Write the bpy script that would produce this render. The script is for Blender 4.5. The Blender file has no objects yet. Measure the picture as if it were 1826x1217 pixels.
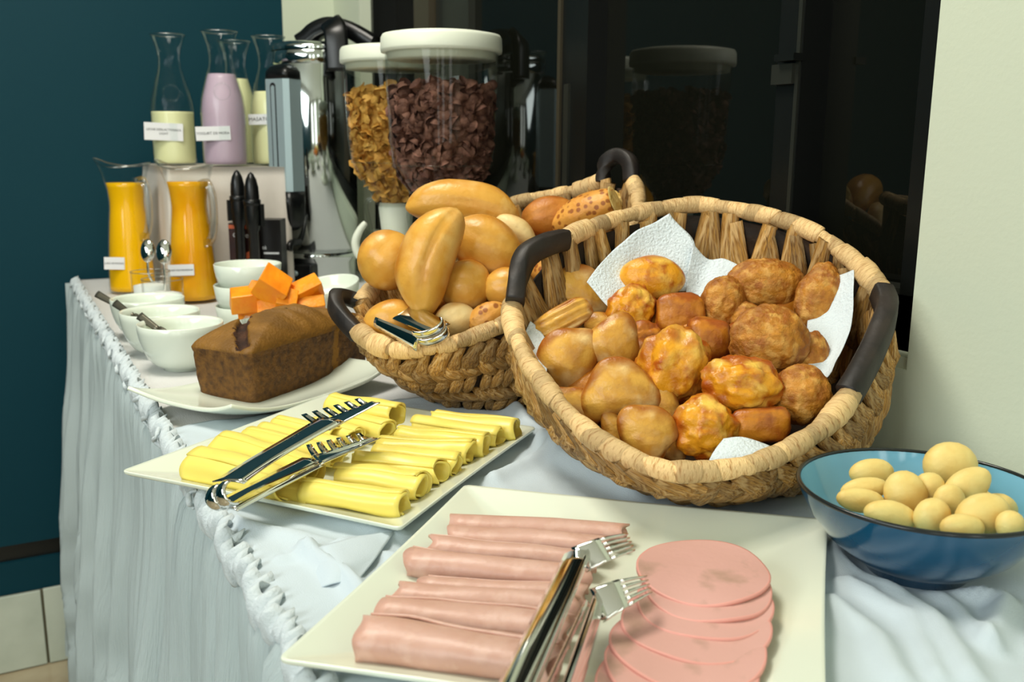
import bpy, bmesh, math, random
from mathutils import Vector, Matrix, noise
R_ = math.radians
C = bpy.context.scene.collection
SC = bpy.context.scene
# ------------------------------------------------------------------ camera
TOP = 1.0            # table height
CAMH = 0.33          # camera above the table top
F = 1700.0
PIT = R_(11.7); ROL = R_(0.4)
CA, SA = math.cos(R_(28.23)), math.sin(R_(28.23))
def rotw(v): return Vector((v[0]*CA + v[1]*SA, -v[0]*SA + v[1]*CA, v[2]))
def W(x, y, z): return Vector((x*CA + y*SA, -x*SA + y*CA, z + TOP))
_f = Vector((0, math.cos(PIT), -math.sin(PIT))); _r = Vector((1, 0, 0)); _u = _r.cross(_f)
_R = _r*math.cos(ROL) + _u*math.sin(ROL); _U = -_r*math.sin(ROL) + _u*math.cos(ROL)
CR, CU, CB = rotw(_R), rotw(_U), rotw(-_f)
def ray(px, py): return _f*F + _R*(px-913) + _U*(608.5-py)
def P(px, py, z=0):          # pixel -> point on the horizontal plane z above the table
    d = ray(px, py); k = (z-CAMH)/d.z
    return W(d.x*k, d.y*k, z)
def D(px, py, dep):          # pixel -> point at horizontal distance dep in front of the camera
    d = ray(px, py); k = dep/d.y
    return W(d.x*k, d.y*k, CAMH + d.z*k)
def pt(px, py, t):           # pixel -> point on the window wall plane X = t
    d = rotw(ray(px, py)); k = t/d.x
    return Vector((t, d.y*k, TOP + CAMH + d.z*k))
def ps(px, py, s):
    d = rotw(ray(px, py)); k = s/d.y
    return Vector((d.x*k, s, TOP + CAMH + d.z*k))
cd = bpy.data.cameras.new('camera'); cam = bpy.data.objects.new('camera', cd); C.objects.link(cam)
cd.sensor_width = 36; cd.lens = 36*F/1826; cd.clip_start = .02
m = Matrix((CR, CU, CB)).transposed().to_4x4(); m.translation = (0, 0, TOP+CAMH); cam.matrix_world = m
cd.dof.use_dof = True; cd.dof.focus_distance = 0.95; cd.dof.aperture_fstop = 9
SC.camera = cam
# ------------------------------------------------------------------ world and light
wd = bpy.data.worlds.new('world'); SC.world = wd; wd.use_nodes = True
wd.node_tree.nodes['Background'].inputs[0].default_value = (.80, .92, .95, 1)
wd.node_tree.nodes['Background'].inputs[1].default_value = .25
def area(name, loc, target, sx, sy, power, col):
    l = bpy.data.lights.new(name, 'AREA'); l.shape = 'RECTANGLE'; l.size = sx; l.size_y = sy; l.energy = power; l.color = col
    o = bpy.data.objects.new(name, l); C.objects.link(o); o.location = loc
    o.rotation_euler = (Vector(target)-Vector(loc)).to_track_quat('-Z', 'Y').to_euler(); return o
area('window_light', (-2.05, .1, 2.0), (-.6, .65, 1.1), 1.9, 1.3, 62, (.94, 1, .98))
for _x in (-1.55, -.75, .25): area('window_light', (_x, -2.1, 1.55), (_x, 0, 1.5), .34, 2.2, 8.5, (1, 1, .96))
area('ceiling_lamp', (.0, 1.25, 2.76), (.0, 1.25, 0), .6, .6, 30, (1, .95, .84))
SC.cycles.transparent_max_bounces = 24
SC.view_settings.view_transform = 'Standard'; SC.view_settings.look = 'None'
SC.view_settings.gamma = 1; SC.view_settings.use_curve_mapping = False
SC.view_settings.exposure = -0.1
# ------------------------------------------------------------------ materials
def srgb(r, g, b):
    f = lambda c: (c/255/12.92) if c/255 <= .04045 else ((c/255+.055)/1.055)**2.4
    return (f(r), f(g), f(b), 1)
def mat(name, col, rough=.5, col2=None, scale=8, bump=0, bscale=40, metal=0, lo=.4, hi=.62, detail=5, coat=0, sss=0, spec=.5, stretch=None, trans=0, ior=1.45, island=0, col3=None, scale3=3, obrand=0, bake=None):
    M = bpy.data.materials.new(name); M.use_nodes = True; nt = M.node_tree; b = nt.nodes['Principled BSDF']
    b.inputs['Roughness'].default_value = rough; b.inputs['Metallic'].default_value = metal
    b.inputs['Base Color'].default_value = col; b.inputs['Coat Weight'].default_value = coat; b.inputs['Coat Roughness'].default_value = .08
    b.inputs['Specular IOR Level'].default_value = spec; b.inputs['IOR'].default_value = ior; b.inputs['Transmission Weight'].default_value = trans
    if sss: b.inputs['Subsurface Weight'].default_value = sss; b.inputs['Subsurface Scale'].default_value = .01; b.inputs['Subsurface Radius'].default_value = (1, .6, .3)
    tc = nt.nodes.new('ShaderNodeTexCoord'); mp = nt.nodes.new('ShaderNodeMapping'); nt.links.new(tc.outputs['Object'], mp.inputs[0])
    if stretch: mp.inputs['Scale'].default_value = stretch
    out = None
    def nz(sc, dt=detail):
        n = nt.nodes.new('ShaderNodeTexNoise'); n.inputs['Scale'].default_value = sc; n.inputs['Detail'].default_value = dt
        nt.links.new(mp.outputs[0], n.inputs['Vector']); return n
    def mixc(fac, a, bb):
        x = nt.nodes.new('ShaderNodeMix'); x.data_type = 'RGBA'
        if hasattr(fac, 'links'): nt.links.new(fac, x.inputs[0])
        else: x.inputs[0].default_value = fac
        for s, i in ((a, 6), (bb, 7)):
            if hasattr(s, 'links'): nt.links.new(s, x.inputs[i])
            else: x.inputs[i].default_value = s
        return x.outputs[2]
    def rmp(src, a, bb):
        r = nt.nodes.new('ShaderNodeMapRange'); r.inputs[1].default_value = a; r.inputs[2].default_value = bb; nt.links.new(src, r.inputs[0]); return r.outputs[0]
    if col2:
        out = mixc(rmp(nz(scale).outputs[0], lo, hi), col, col2)
    if col3:
        out = mixc(rmp(nz(scale3).outputs[0], .48, .62), out or col, col3)
    if bake:
        at = nt.nodes.new('ShaderNodeAttribute'); at.attribute_name = 'bake'
        out = mixc(at.outputs['Fac'], out or col, bake)
    if obrand:
        oi = nt.nodes.new('ShaderNodeObjectInfo'); hs = nt.nodes.new('ShaderNodeHueSaturation')
        nt.links.new(rmp_(nt, oi.outputs['Random'], 1-obrand, 1+obrand*.6), hs.inputs['Value'])
        if out is not None: nt.links.new(out, hs.inputs['Color'])
        else: hs.inputs['Color'].default_value = col
        out = hs.outputs[0]
    if out is not None: nt.links.new(out, b.inputs['Base Color'])
    if bump:
        bp = nt.nodes.new('ShaderNodeBump'); bp.inputs['Strength'].default_value = bump; bp.inputs['Distance'].default_value = .003
        nt.links.new(nz(bscale).outputs[0], bp.inputs['Height']); nt.links.new(bp.outputs[0], b.inputs['Normal'])
    return M
def rmp_(nt, src, a, b):
    r = nt.nodes.new('ShaderNodeMapRange'); r.inputs[3].default_value = a; r.inputs[4].default_value = b; nt.links.new(src, r.inputs[0]); return r.outputs[0]
def clear(name, tint=(1, 1, 1, 1), amt=.12, rough=.02, cap=.32):
    M = bpy.data.materials.new(name); M.use_nodes = True; nt = M.node_tree
    for n in list(nt.nodes):
        if n.type != 'OUTPUT_MATERIAL': nt.nodes.remove(n)
    o = [n for n in nt.nodes if n.type == 'OUTPUT_MATERIAL'][0]
    t = nt.nodes.new('ShaderNodeBsdfTransparent'); t.inputs[0].default_value = tint
    g = nt.nodes.new('ShaderNodeBsdfGlossy'); g.inputs['Roughness'].default_value = rough
    l = nt.nodes.new('ShaderNodeLayerWeight'); l.inputs['Blend'].default_value = amt
    x = nt.nodes.new('ShaderNodeMixShader'); mn = nt.nodes.new('ShaderNodeMath'); mn.operation = 'MINIMUM'; mn.inputs[1].default_value = cap; nt.links.new(l.outputs['Fresnel'], mn.inputs[0]); nt.links.new(mn.outputs[0], x.inputs[0]); nt.links.new(t.outputs[0], x.inputs[1]); nt.links.new(g.outputs[0], x.inputs[2])
    nt.links.new(x.outputs[0], o.inputs[0]); return M
S = srgb
M = {}
M['teal'] = mat('teal_paint', S(0, 54, 66), .6, spec=.25, bump=.15, bscale=300)
M['white_wall'] = mat('white_wall_paint', S(205, 212, 190), .7, bump=.12, bscale=180)
M['ceiling'] = mat('ceiling_paint', S(225, 225, 215), .8)
M['tile'] = mat('cream_tile', S(205, 212, 196), .25, col2=S(190, 198, 182), scale=6)
M['grout'] = mat('grout', S(110, 105, 85), .9)
M['floor'] = mat('floor_tile', S(190, 175, 145), .2, col2=S(170, 152, 122), scale=5)
M['black_frame'] = mat('black_frame', S(14, 16, 14), .35)
M['grey_frame'] = mat('grey_frame', S(60, 62, 55), .35, metal=.6)
M['brown_frame'] = mat('brown_frame', S(58, 52, 38), .45)
M['dark_glass'] = mat('dark_glass', S(16, 17, 12), .02, spec=.5)
M['cloth'] = mat('tablecloth_linen', S(214, 214, 212), .85, bump=.3, bscale=900, stretch=(1, .12, 1))
M['overlay'] = mat('sheer_cloth', S(198, 210, 217), .8, bump=.25, bscale=1100)
M['skirt'] = mat('skirt_fabric', S(182, 195, 196), .85, bump=.6, bscale=260, stretch=(1, 3, .03), sss=0)
M['ruffle'] = mat('ruffle_fabric', S(202, 211, 214), .8, bump=.4, bscale=400)
M['wood'] = mat('table_wood', S(110, 80, 50), .6, col2=S(90, 62, 38), scale=9, stretch=(1, .1, 1))
M['china'] = mat('white_china', S(226, 232, 214), .12, coat=.3)
M['china2'] = mat('white_bowl_china', S(228, 236, 222), .15, coat=.3)
M['chrome'] = mat('chrome', S(225, 225, 220), .06, metal=1)
M['steel'] = mat('polished_steel', S(205, 212, 210), .09, metal=1)
M['brushed'] = mat('brushed_steel', S(158, 178, 182), .32, metal=.35)
M['knife'] = mat('knife_steel', S(112, 108, 94), .35, metal=.7)
M['black'] = mat('black_plastic', S(10, 12, 13), .3)
M['lid'] = mat('cream_plastic', S(225, 230, 212), .4)
M['clearp'] = clear('clear_plastic', (.93, .95, .93, 1), .22)
M['glass'] = clear('clear_glass', (.97, .985, .98, 1), .10)
M['hglass'] = clear('thick_glass', (.95, .97, .96, 1), .5, .12, .45)
M['carafeg'] = clear('carafe_glass', (.95, .97, .96, 1), .16)
M['pedcloth'] = mat('pedestal_cloth', S(226, 218, 208), .85, bump=.3, bscale=500)
M['milk'] = mat('milk', S(236, 234, 184), .25)
M['pink'] = mat('berry_yogurt', S(196, 172, 190), .3)
M['juice'] = mat('mango_juice', S(246, 186, 10), .15)
M['amber'] = mat('amber_juice', S(236, 160, 14), .1, col2=S(244, 178, 30), scale=14)
M['paper'] = mat('label_paper', S(228, 230, 232), .7)
M['ink'] = mat('ink', S(40, 42, 48), .8)
M['napkin'] = mat('paper_napkin', S(222, 232, 236), .9, bump=.8, bscale=330)
M['handle'] = mat('dark_wood_handle', S(44, 36, 30), .5, col2=S(24, 20, 18), scale=30, bump=.3, bscale=60)
M['strand'] = mat('water_hyacinth', S(200, 150, 74), .5, col2=S(134, 88, 32), scale=3, col3=S(214, 176, 118), scale3=1.6, bump=.8, bscale=5, stretch=(4, .35, 4), obrand=.45)
M['wrap'] = mat('pale_hyacinth_wrap', S(232, 196, 138), .5, col2=S(184, 134, 76), scale=2, lo=.5, hi=.75, bump=.7, bscale=4, stretch=(.5, 6, .5), obrand=.42)
M['shell'] = mat('inner_weave', S(52, 34, 16), .8, col2=S(26, 17, 9), scale=30, bump=1, bscale=70)
M['roll'] = mat('bread_roll_crust', S(222, 166, 70), .34, col2=S(206, 140, 44), scale=13, bump=.25, bscale=120, col3=S(234, 192, 112), scale3=16, bake=S(178, 106, 20))
M['roll2'] = mat('dark_roll_crust', S(200, 130, 50), .45, col2=S(178, 100, 28), scale=18, bump=.4, bscale=140, bake=S(150, 78, 20))
M['pale'] = mat('pale_roll_crust', S(236, 208, 146), .5, col2=S(218, 170, 88), scale=12, bump=.3, bscale=140, bake=S(206, 140, 50))
M['pastry'] = mat('turnover_crust', S(224, 170, 72), .36, col2=S(192, 126, 36), scale=26, bump=.5, bscale=110, col3=S(238, 202, 134), scale3=26, lo=.42, hi=.6, bake=S(158, 88, 18))
M['cheesy'] = mat('cheese_bread_crust', S(232, 160, 34), .34, col2=S(176, 84, 12), scale=44, bump=.8, bscale=90, col3=S(244, 196, 84), scale3=30, lo=.46, hi=.6, bake=S(168, 80, 12))
M['orange'] = mat('orange_bread_crust', S(206, 130, 34), .38, col2=S(166, 84, 20), scale=34, bump=.6, bscale=90, lo=.45, hi=.6, bake=S(140, 66, 14))
M['fritter'] = mat('fritter_crust', S(198, 132, 40), .55, col2=S(160, 92, 20), scale=60, bump=1, bscale=160, col3=S(212, 156, 74), scale3=90, bake=S(146, 84, 20))
M['pande'] = mat('small_cheese_roll', S(238, 212, 132), .5, col2=S(228, 184, 92), scale=16, bump=.25, bscale=160, bake=S(206, 150, 60))
M['cake'] = mat('cake_crust', S(136, 94, 28), .6, col2=S(112, 76, 20), scale=20, bump=.5, bscale=260)
M['cakeband'] = mat('cake_side_band', S(146, 100, 30), .7, bump=.6, bscale=200)
M['cakeside'] = mat('cake_side', S(120, 80, 28), .7, col2=S(70, 42, 12), scale=110, bump=1, bscale=260, lo=.35, hi=.7)
M['crumb'] = mat('cake_crack', S(74, 42, 18), .8, col2=S(44, 22, 8), scale=60, bump=1, bscale=150)
M['cheese'] = mat('sliced_cheese', S(246, 222, 108), .35, sss=.15, bump=.08, bscale=60)
M['ham'] = mat('sliced_ham', S(206, 162, 146), .4, col2=S(198, 152, 134), col3=S(210, 168, 152), scale3=60, scale=30, sss=.15, bump=.15, bscale=160)
M['hamr'] = mat('round_ham', S(214, 164, 154), .4, col2=S(184, 146, 130), scale=22, lo=.56, hi=.66, bump=.1, bscale=160)
M['rind'] = mat('ham_edge', S(228, 160, 148), .45)
M['blue'] = mat('blue_glaze', S(0, 72, 106), .08, coat=.6)
M['bluein'] = mat('light_blue_glaze', S(120, 180, 206), .12, coat=.4)
M['rimdark'] = mat('dark_rim_glaze', S(30, 34, 34), .2)
M['papaya'] = mat('papaya', S(255, 158, 24), .35, col2=S(250, 138, 18), scale=30, bump=.3, bscale=120, sss=.2)
M['choco'] = mat('chocolate_cereal', S(132, 90, 74), .75, col2=S(96, 60, 48), scale=60, bump=.6, bscale=300)
M['flake'] = mat('corn_cereal', S(196, 140, 56), .65, col2=S(222, 172, 84), scale=60, bump=.6, bscale=300)
M['boxb'] = mat('tea_box_print', S(52, 18, 12), .35, col2=S(36, 10, 8), scale=20)
M['boxk'] = mat('black_box_print', S(12, 9, 8), .35)
M['orng'] = mat('orange_print', S(198, 92, 50), .5)
M['sugar'] = mat('sugar', S(236, 236, 230), .7)
# ------------------------------------------------------------------ mesh helpers
def me_(verts, faces, mts, smooth=True, name='mesh', fm=None):
    me = bpy.data.meshes.new(name); me.from_pydata([tuple(v) for v in verts], [], faces)
    for mt in (mts if isinstance(mts, (list, tuple)) else [mts]): me.materials.append(mt)
    if fm: me.polygons.foreach_set('material_index', fm)
    if smooth: me.polygons.foreach_set('use_smooth', [True]*len(me.polygons))
    me.update(); return me
def link(name, me, parent=None, mw=None, label=None, cat=None, group=None, kind=None, off=None):
    o = bpy.data.objects.new(name, me); C.objects.link(o)
    if parent: o.parent = parent
    if mw is not None: o.matrix_local = mw
    tagp(o, label, cat, group, kind); return o
def tagp(o, label=None, cat=None, group=None, kind=None):
    if label: o['label'] = label
    if cat: o['category'] = cat
    if group: o['group'] = group
    if kind: o['kind'] = kind
    return o
def thing(name, loc, label, cat, group=None):
    o = bpy.data.objects.new(name, None); o.empty_display_size = .02; C.objects.link(o); o.location = loc
    return tagp(o, label, cat, group)
def bev(o, w=.002, seg=2):
    b = o.modifiers.new('bevel', 'BEVEL'); b.width = w; b.segments = seg; b.limit_method = 'ANGLE'; return o
def box(x0, x1, y0, y1, z0, z1):
    v = [(x, y, z) for x in (x0, x1) for y in (y0, y1) for z in (z0, z1)]
    return v, [(0, 1, 3, 2), (4, 6, 7, 5), (0, 4, 5, 1), (2, 3, 7, 6), (0, 2, 6, 4), (1, 5, 7, 3)]
def boxobj(name, x0, x1, y0, y1, z0, z1, mt, parent=None, bevel=0, **k):
    cx, cy, cz = (x0+x1)/2, (y0+y1)/2, (z0+z1)/2
    v, f = box(x0-cx, x1-cx, y0-cy, y1-cy, z0-cz, z1-cz)
    o = link(name, me_(v, f, mt, False, name), parent, Matrix.Translation((cx, cy, cz)), **k)
    if bevel: bev(o, bevel)
    return o
def lathe(prof, n=48, cap0=False, cap1=False):
    v = []; f = []
    for r, z in prof:
        for i in range(n):
            a = 2*math.pi*i/n; v.append((r*math.cos(a), r*math.sin(a), z))
    for k in range(len(prof)-1):
        for i in range(n):
            j = (i+1) % n; f.append((k*n+i, k*n+j, (k+1)*n+j, (k+1)*n+i))
    if cap0: f.append(tuple(range(n))[::-1])
    if cap1: f.append(tuple((len(prof)-1)*n+i for i in range(n)))
    return v, f
def lobj(name, prof, mt, parent, n=48, mw=None, cap0=False, cap1=False, **k):
    v, f = lathe(prof, n, cap0, cap1); return link(name, me_(v, f, mt, True, name), parent, mw or Matrix(), **k)
def crom(pts, n, closed=False):
    out = []; N = len(pts); seg = N if closed else N-1
    for i in range(seg):
        g = (lambda k: pts[k % N]) if closed else (lambda k: pts[max(0, min(N-1, k))])
        p0, p1, p2, p3 = g(i-1), g(i), g(i+1), g(i+2)
        for j in range(n):
            t = j/n
            out.append(p1*1.0 + (p2-p0)*(.5*t) + (p0*2-p1*5+p2*4-p3)*(.5*t*t) + (p1*3-p0-p2*3+p3)*(.5*t**3))
    if not closed: out.append(pts[-1]*1.0)
    return out
def tube(pts, rad, n=10, sq=None, up=None, closed=False, cap=True):
    v = []; f = []; N = len(pts); nrm = None
    for i, p in enumerate(pts):
        a = pts[(i-1) % N] if (closed or i > 0) else p
        b = pts[(i+1) % N] if (closed or i < N-1) else p
        t = (b-a).normalized()
        if up is not None: nrm = (up - t*up.dot(t)).normalized()
        elif nrm is None: nrm = t.orthogonal().normalized()
        else: nrm = (nrm - t*nrm.dot(t)).normalized()
        bn = t.cross(nrm); r = rad[i] if isinstance(rad, (list, tuple)) else rad
        for k in range(n):
            q = 2*math.pi*k/n
            if sq:
                c_, s_ = math.cos(q), math.sin(q); e = .45
                cx = math.copysign(abs(c_)**e, c_); sx = math.copysign(abs(s_)**e, s_)
                v.append(p + nrm*(cx*sq[0]*(r if isinstance(rad, (list, tuple)) else 1)) + bn*(sx*sq[1]*(r if isinstance(rad, (list, tuple)) else 1)))
            else: v.append(p + nrm*(math.cos(q)*r) + bn*(math.sin(q)*r))
    for i in range(N if closed else N-1):
        for k in range(n):
            a = i*n+k; b = i*n+(k+1) % n; j = (i+1) % N
            f.append((a, b, j*n+(k+1) % n, j*n+k))
    if cap and not closed: f.append(tuple(range(n))[::-1]); f.append(tuple((N-1)*n+k for k in range(n)))
    return v, f
def shift(v, o): return [Vector(p)-Vector(o) for p in v]
def nn(p, s, seed=0): return noise.noise(Vector(p)*s + Vector((seed*7.3, seed*3.1, seed*1.7)))
def loft(rows, sub=8, thick=.0004, wob=0, seed=0):
    n = len(rows); mcol = len(rows[0])
    rr = [crom(r, sub) for r in rows]
    cols = [crom([rr[i][j] for i in range(n)], sub) for j in range(len(rr[0]))]
    nu = len(cols); nv = len(cols[0]); v = []
    for j in range(nu):
        for i in range(nv):
            p = cols[j][i]
            if wob: p = p + Vector((nn(p, 30, seed), nn(p, 30, seed+5), nn(p, 30, seed+9)))*wob
            v.append(p)
    f = [(j*nv+i, j*nv+i+1, (j+1)*nv+i+1, (j+1)*nv+i) for j in range(nu-1) for i in range(nv-1)]
    return v, f
def text(name, body, size, mw, mt, parent):
    c = bpy.data.curves.new(name, 'FONT'); c.body = body; c.size = size; c.align_x = 'CENTER'; c.align_y = 'CENTER'; c.extrude = .0002
    c.resolution_u = 2
    o = bpy.data.objects.new(name, c); C.objects.link(o); bpy.context.view_layer.update()
    me = bpy.data.meshes.new_from_object(o.evaluated_get(bpy.context.evaluated_depsgraph_get())); bpy.data.objects.remove(o)
    me.materials.clear(); me.materials.append(mt); return link(name, me, parent, mw)
def face_mat(loc, nrm, up=(0, 0, 1), roll=0):
    z = Vector(nrm).normalized(); x = Vector(up).cross(z).normalized(); y = z.cross(x)
    m = Matrix((x, y, z)).transposed().to_4x4(); m.translation = loc; return m @ Matrix.Rotation(roll, 4, 'Z')
def smooth01(x): x = max(0, min(1, x)); return x*x*(3-2*x)
# ================================================================== STRUCTURE
WT = .83; WS = 2.56; XL = -2.2; YN = -2.2; ZC = 2.8
ST = 'structure'
boxobj('floor', XL-.1, WT+.2, YN-.1, WS+.1, -.06, 0, M['floor'], kind=ST)
boxobj('ceiling', XL-.1, WT+.2, YN-.1, WS+.1, ZC, ZC+.05, M['ceiling'], kind=ST)
tc = ps(502, 0, WS).x
wf = boxobj('wall_far', XL-.1, tc, WS, WS+.1, .335, ZC, M['teal'], kind=ST)
boxobj('trim_1', XL-.1, tc, WS+.012, WS+.1, .29, .335, M['black_frame'], kind=ST, label='thin recessed strip coloured dark as a shadow line, running low along the teal wall')  # black colour stands in for the shadow line across the teal wall
boxobj('wall_far', XL-.1, tc, WS, WS+.1, .0, .29, M['teal'], kind=ST)
boxobj('wall_far', tc, WT+.2, WS-.004, WS+.1, 0, ZC, M['white_wall'], kind=ST, label='white painted strip of the far wall beside the window')
bb = boxobj('baseboard_far', XL, tc, WS-.006, WS, 0, .205, M['grout'], kind=ST)
xj = ps(84, 1150, WS-.02).x
xs = [xj-.33*k for k in range(0, 7)]
for k in range(len(xs)):
    x0 = xs[k]-.33+.003; x1 = xs[k]-.003
    boxobj('tile', x0, x1, WS-.016, WS-.006, .003, .207+(.002 if k % 2 else 0), M['tile'], bb, .002).matrix_parent_inverse = bb.matrix_local.inverted() if False else Matrix.Translation(-Vector(bb.location))
for x0, x1 in ((xj+.003, xj+.327), (xj+.333, xj+.66)):
    boxobj('tile', x0, min(x1, tc), WS-.016, WS-.006, .003, .209, M['tile'], bb, .002).matrix_parent_inverse = Matrix.Translation(-Vector(bb.location))
# window wall with the opening
wr0 = pt(1615, 640, WT); SY0 = pt(1650, 300, WT).y; SY1 = pt(640, 0, WT).y; ZW = wr0.z
wv = []; 
wall = boxobj('wall_right', WT, WT+.12, YN-.1, SY0, 0, ZC, M['white_wall'], kind=ST)
boxobj('wall_right', WT, WT+.12, SY0, SY1, 0, ZW-.012, M['white_wall'], kind=ST)
boxobj('wall_right', WT, WT+.12, SY0, SY1, 2.25, ZC, M['white_wall'], kind=ST)
boxobj('wall_right', WT, WT+.12, SY1, WS, 0, ZC, M['white_wall'], kind=ST)
boxobj('wall_left', XL-.1, XL, YN, WS, 0, ZC, M['teal'], kind=ST)
boxobj('wall_near', XL, WT, YN-.1, YN, 0, ZC, M['white_wall'], kind=ST)
boxobj('trim_2', WT+.004, WT+.12, SY0, SY1, ZW-.012, ZW, M['white_wall'], kind=ST, label='pale sill at the foot of the dark window')
wi = thing('window_1', (WT+.08, (SY0+SY1)/2, ZW), 'black framed window with dark reflecting panes behind the buffet', None); wi['kind'] = ST; del wi['label']
Lw = Vector(wi.location)
def wbox(name, x0, x1, y0, y1, z0, z1, mt, parent=wi, **k):
    v, f = box(x0, x1, y0, y1, z0, z1); return link(name, me_(shift(v, Lw), f, mt, False, name), parent, Matrix(), **k)
GX = .915
def yy(px, x=WT+.04, py=250): return pt(px, py, x).y
zb = pt(1600, 488, WT+.045).z
FX0 = WT+.03; FX1 = WT+.075
wbox('bottom_rail', FX0, FX1+.04, SY0, SY1, ZW, zb-.02, M['black_frame'])
wbox('glazing_bead', FX0+.008, FX1, SY0+.03, yy(1420), zb-.02, zb-.015, M['grey_frame'], label='thin pale metal bead above the bottom rail')
wbox('right_stile', FX0, FX1+.04, SY0, yy(1640), ZW, 2.25, M['black_frame'])
wbox('mullion', FX0+.01, FX1+.04, yy(1410, FX0), yy(1368, FX0), zb-.02, 2.25, M['black_frame'])
wbox('seal_strip', FX0+.007, FX0+.012, yy(1408, FX0), yy(1402, FX0), zb, 2.25, M['grey_frame'])
wbox('latch', FX0-.006, FX0+.012, yy(1412, FX0), yy(1378, FX0), pt(1395, 110, FX0).z, pt(1395, 97, FX0).z, M['black_frame'])
wbox('latch_plate', FX0+.002, FX0+.01, yy(1402, FX0), yy(1366, FX0), pt(1395, 150, FX0).z, pt(1395, 114, FX0).z, M['grey_frame'])
wbox('mullion', FX0+.02, FX1+.04, yy(1026, FX0), yy(974, FX0), ZW, 2.25, M['black_frame'])
wbox('seal_strip', FX0+.015, FX0+.021, yy(998, FX0), yy(990, FX0), ZW, pt(990, 150, FX0).z, M['grey_frame'])
wbox('seal_strip', FX0+.015, FX0+.021, yy(983, FX0), yy(978, FX0), ZW, 2.25, M['brown_frame'])
wbox('left_stile', FX0, FX1+.04, yy(665, FX0, 20), SY1, ZW, 2.25, M['black_frame'])
wbox('mullion', FX0+.03, FX1+.04, yy(742, FX0, 20), yy(716, FX0, 20), ZW, 2.25, M['brown_frame'])
wbox('mullion', FX0+.045, FX1+.04, yy(800, FX0, 20), yy(744, FX0, 20), ZW, 2.25, M['grey_frame'])
wbox('top_rail', FX0, FX1+.04, SY0, SY1, 2.2, 2.25, M['black_frame'])
wbox('pane', GX, GX+.006, SY0, yy(1390, GX), zb-.03, 2.21, M['dark_glass'])
wbox('pane', GX+.003, GX+.009, yy(1390, GX), yy(1000, GX), zb-.03, 2.21, M['dark_glass'])
wbox('pane', GX+.006, GX+.012, yy(1000, GX), SY1, zb-.03, 2.21, M['dark_glass'])
# ================================================================== TABLE
TX0 = .157; TX1 = .822; TY0 = .12; TY1 = 2.505
tb = thing('buffet_table', ((TX0+TX1)/2, 1.3, 0), 'long white-draped buffet table along the window wall', 'table')
Lt = Vector(tb.location)
def tpart(name, x0, x1, y0, y1, z0, z1, mt):
    v, f = box(x0, x1, y0, y1, z0, z1); link(name, me_(shift(v, Lt), f, mt, False, name), tb, Matrix())
tpart('tabletop', TX0+.012, TX1, TY0, TY1, TOP-.03, TOP-.003, M['wood'])
for x in (TX0+.05, TX1-.09):
    for y in (TY0+.05, TY1-.1): tpart('leg', x, x+.04, y, y+.04, 0, TOP-.03, M['wood'])
# fitted cloth
v = []; f = []
NX, NY = 40, 140
for j in range(NY+1):
    for i in range(NX+1):
        x = TX0-.006 + (TX1+.004-TX0)*i/NX; y = TY0-.01 + (TY1-TY0+.02)*j/NY
        v.append((x, y, TOP + nn((x, y, 0), 14, 2)*.0008))
f = [(j*(NX+1)+i, j*(NX+1)+i+1, (j+1)*(NX+1)+i+1, (j+1)*(NX+1)+i) for j in range(NY) for i in range(NX)]
o = link('tablecloth', me_(v, f, M['cloth']), label='flat off-white linen tablecloth covering the whole buffet table top', cat='tablecloth')
sm = o.modifiers.new('s', 'SOLIDIFY'); sm.thickness = .0015; sm.offset = -1
# pleated skirt
sk = thing('table_skirt', (TX0, 1.3, TOP), 'pleated white table skirt hanging from the long edge of the buffet table', 'table skirt')
Ls = Vector(sk.location)
rnd = random.Random(4)
cuts = [TY0-.05]; 
while cuts[-1] < TY1+.03: cuts.append(cuts[-1] + rnd.uniform(.045, .085))
def foldf(y):
    for k in range(len(cuts)-1):
        if y < cuts[k+1] or k == len(cuts)-2:
            u = (y-cuts[k])/(cuts[k+1]-cuts[k]); return k, max(0, min(1, u))
NS, NZ = 620, 44
v = []
for j in range(NS+1):
    y = TY0 + (TY1-TY0)*j/NS
    for i in range(NZ+1):
        q = i/NZ; z = -.001 - (TOP-.035-.001)*q
        y2 = y + (.03*nn((y*2, q*1.5, 0), 2, 8) + .018*nn((y, q*2, 3), 6, 3))*q**.7
        k, u = foldf(y2)
        amp = (.012 + .046*min(1, q*1.6))*(.7+.6*((k*37) % 10)/10)
        prof = (math.sin(math.pi*u)**.55) + .22*math.sin(3*math.pi*u+k)*min(1, q*3)
        off = amp*prof + .004*math.sin(y*300+k)*max(0, 1-q*9) + .02*q + .01*nn((y, q, 1), 5, 6)
        off = max(off, .002)*(.15+.85*smooth01(q/.03)); v.append((TX0-.006-off, y, TOP+z))
f = [(j*(NZ+1)+i, j*(NZ+1)+i+1, (j+1)*(NZ+1)+i+1, (j+1)*(NZ+1)+i) for j in range(NS) for i in range(NZ)]
# far return
link('skirt_panel', me_(shift(v, Ls), f, M['skirt']), sk, Matrix())
v = []; NR = 70
for j in range(NR+1):
    x = TX0-.03 + (TX1-TX0)*j/NR
    for i in range(13):
        q = i/12; v.append((x-.03*q*(1-j/NR), TY1+.005+.012*math.sin(x*90)*q, TOP-.006-(TOP-.05)*q))
f = [(j*13+i, j*13+i+1, (j+1)*13+i+1, (j+1)*13+i) for j in range(NR) for i in range(12)]
link('end_panel', me_(shift(v, Ls), f, M['skirt']), sk, Matrix())
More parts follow.
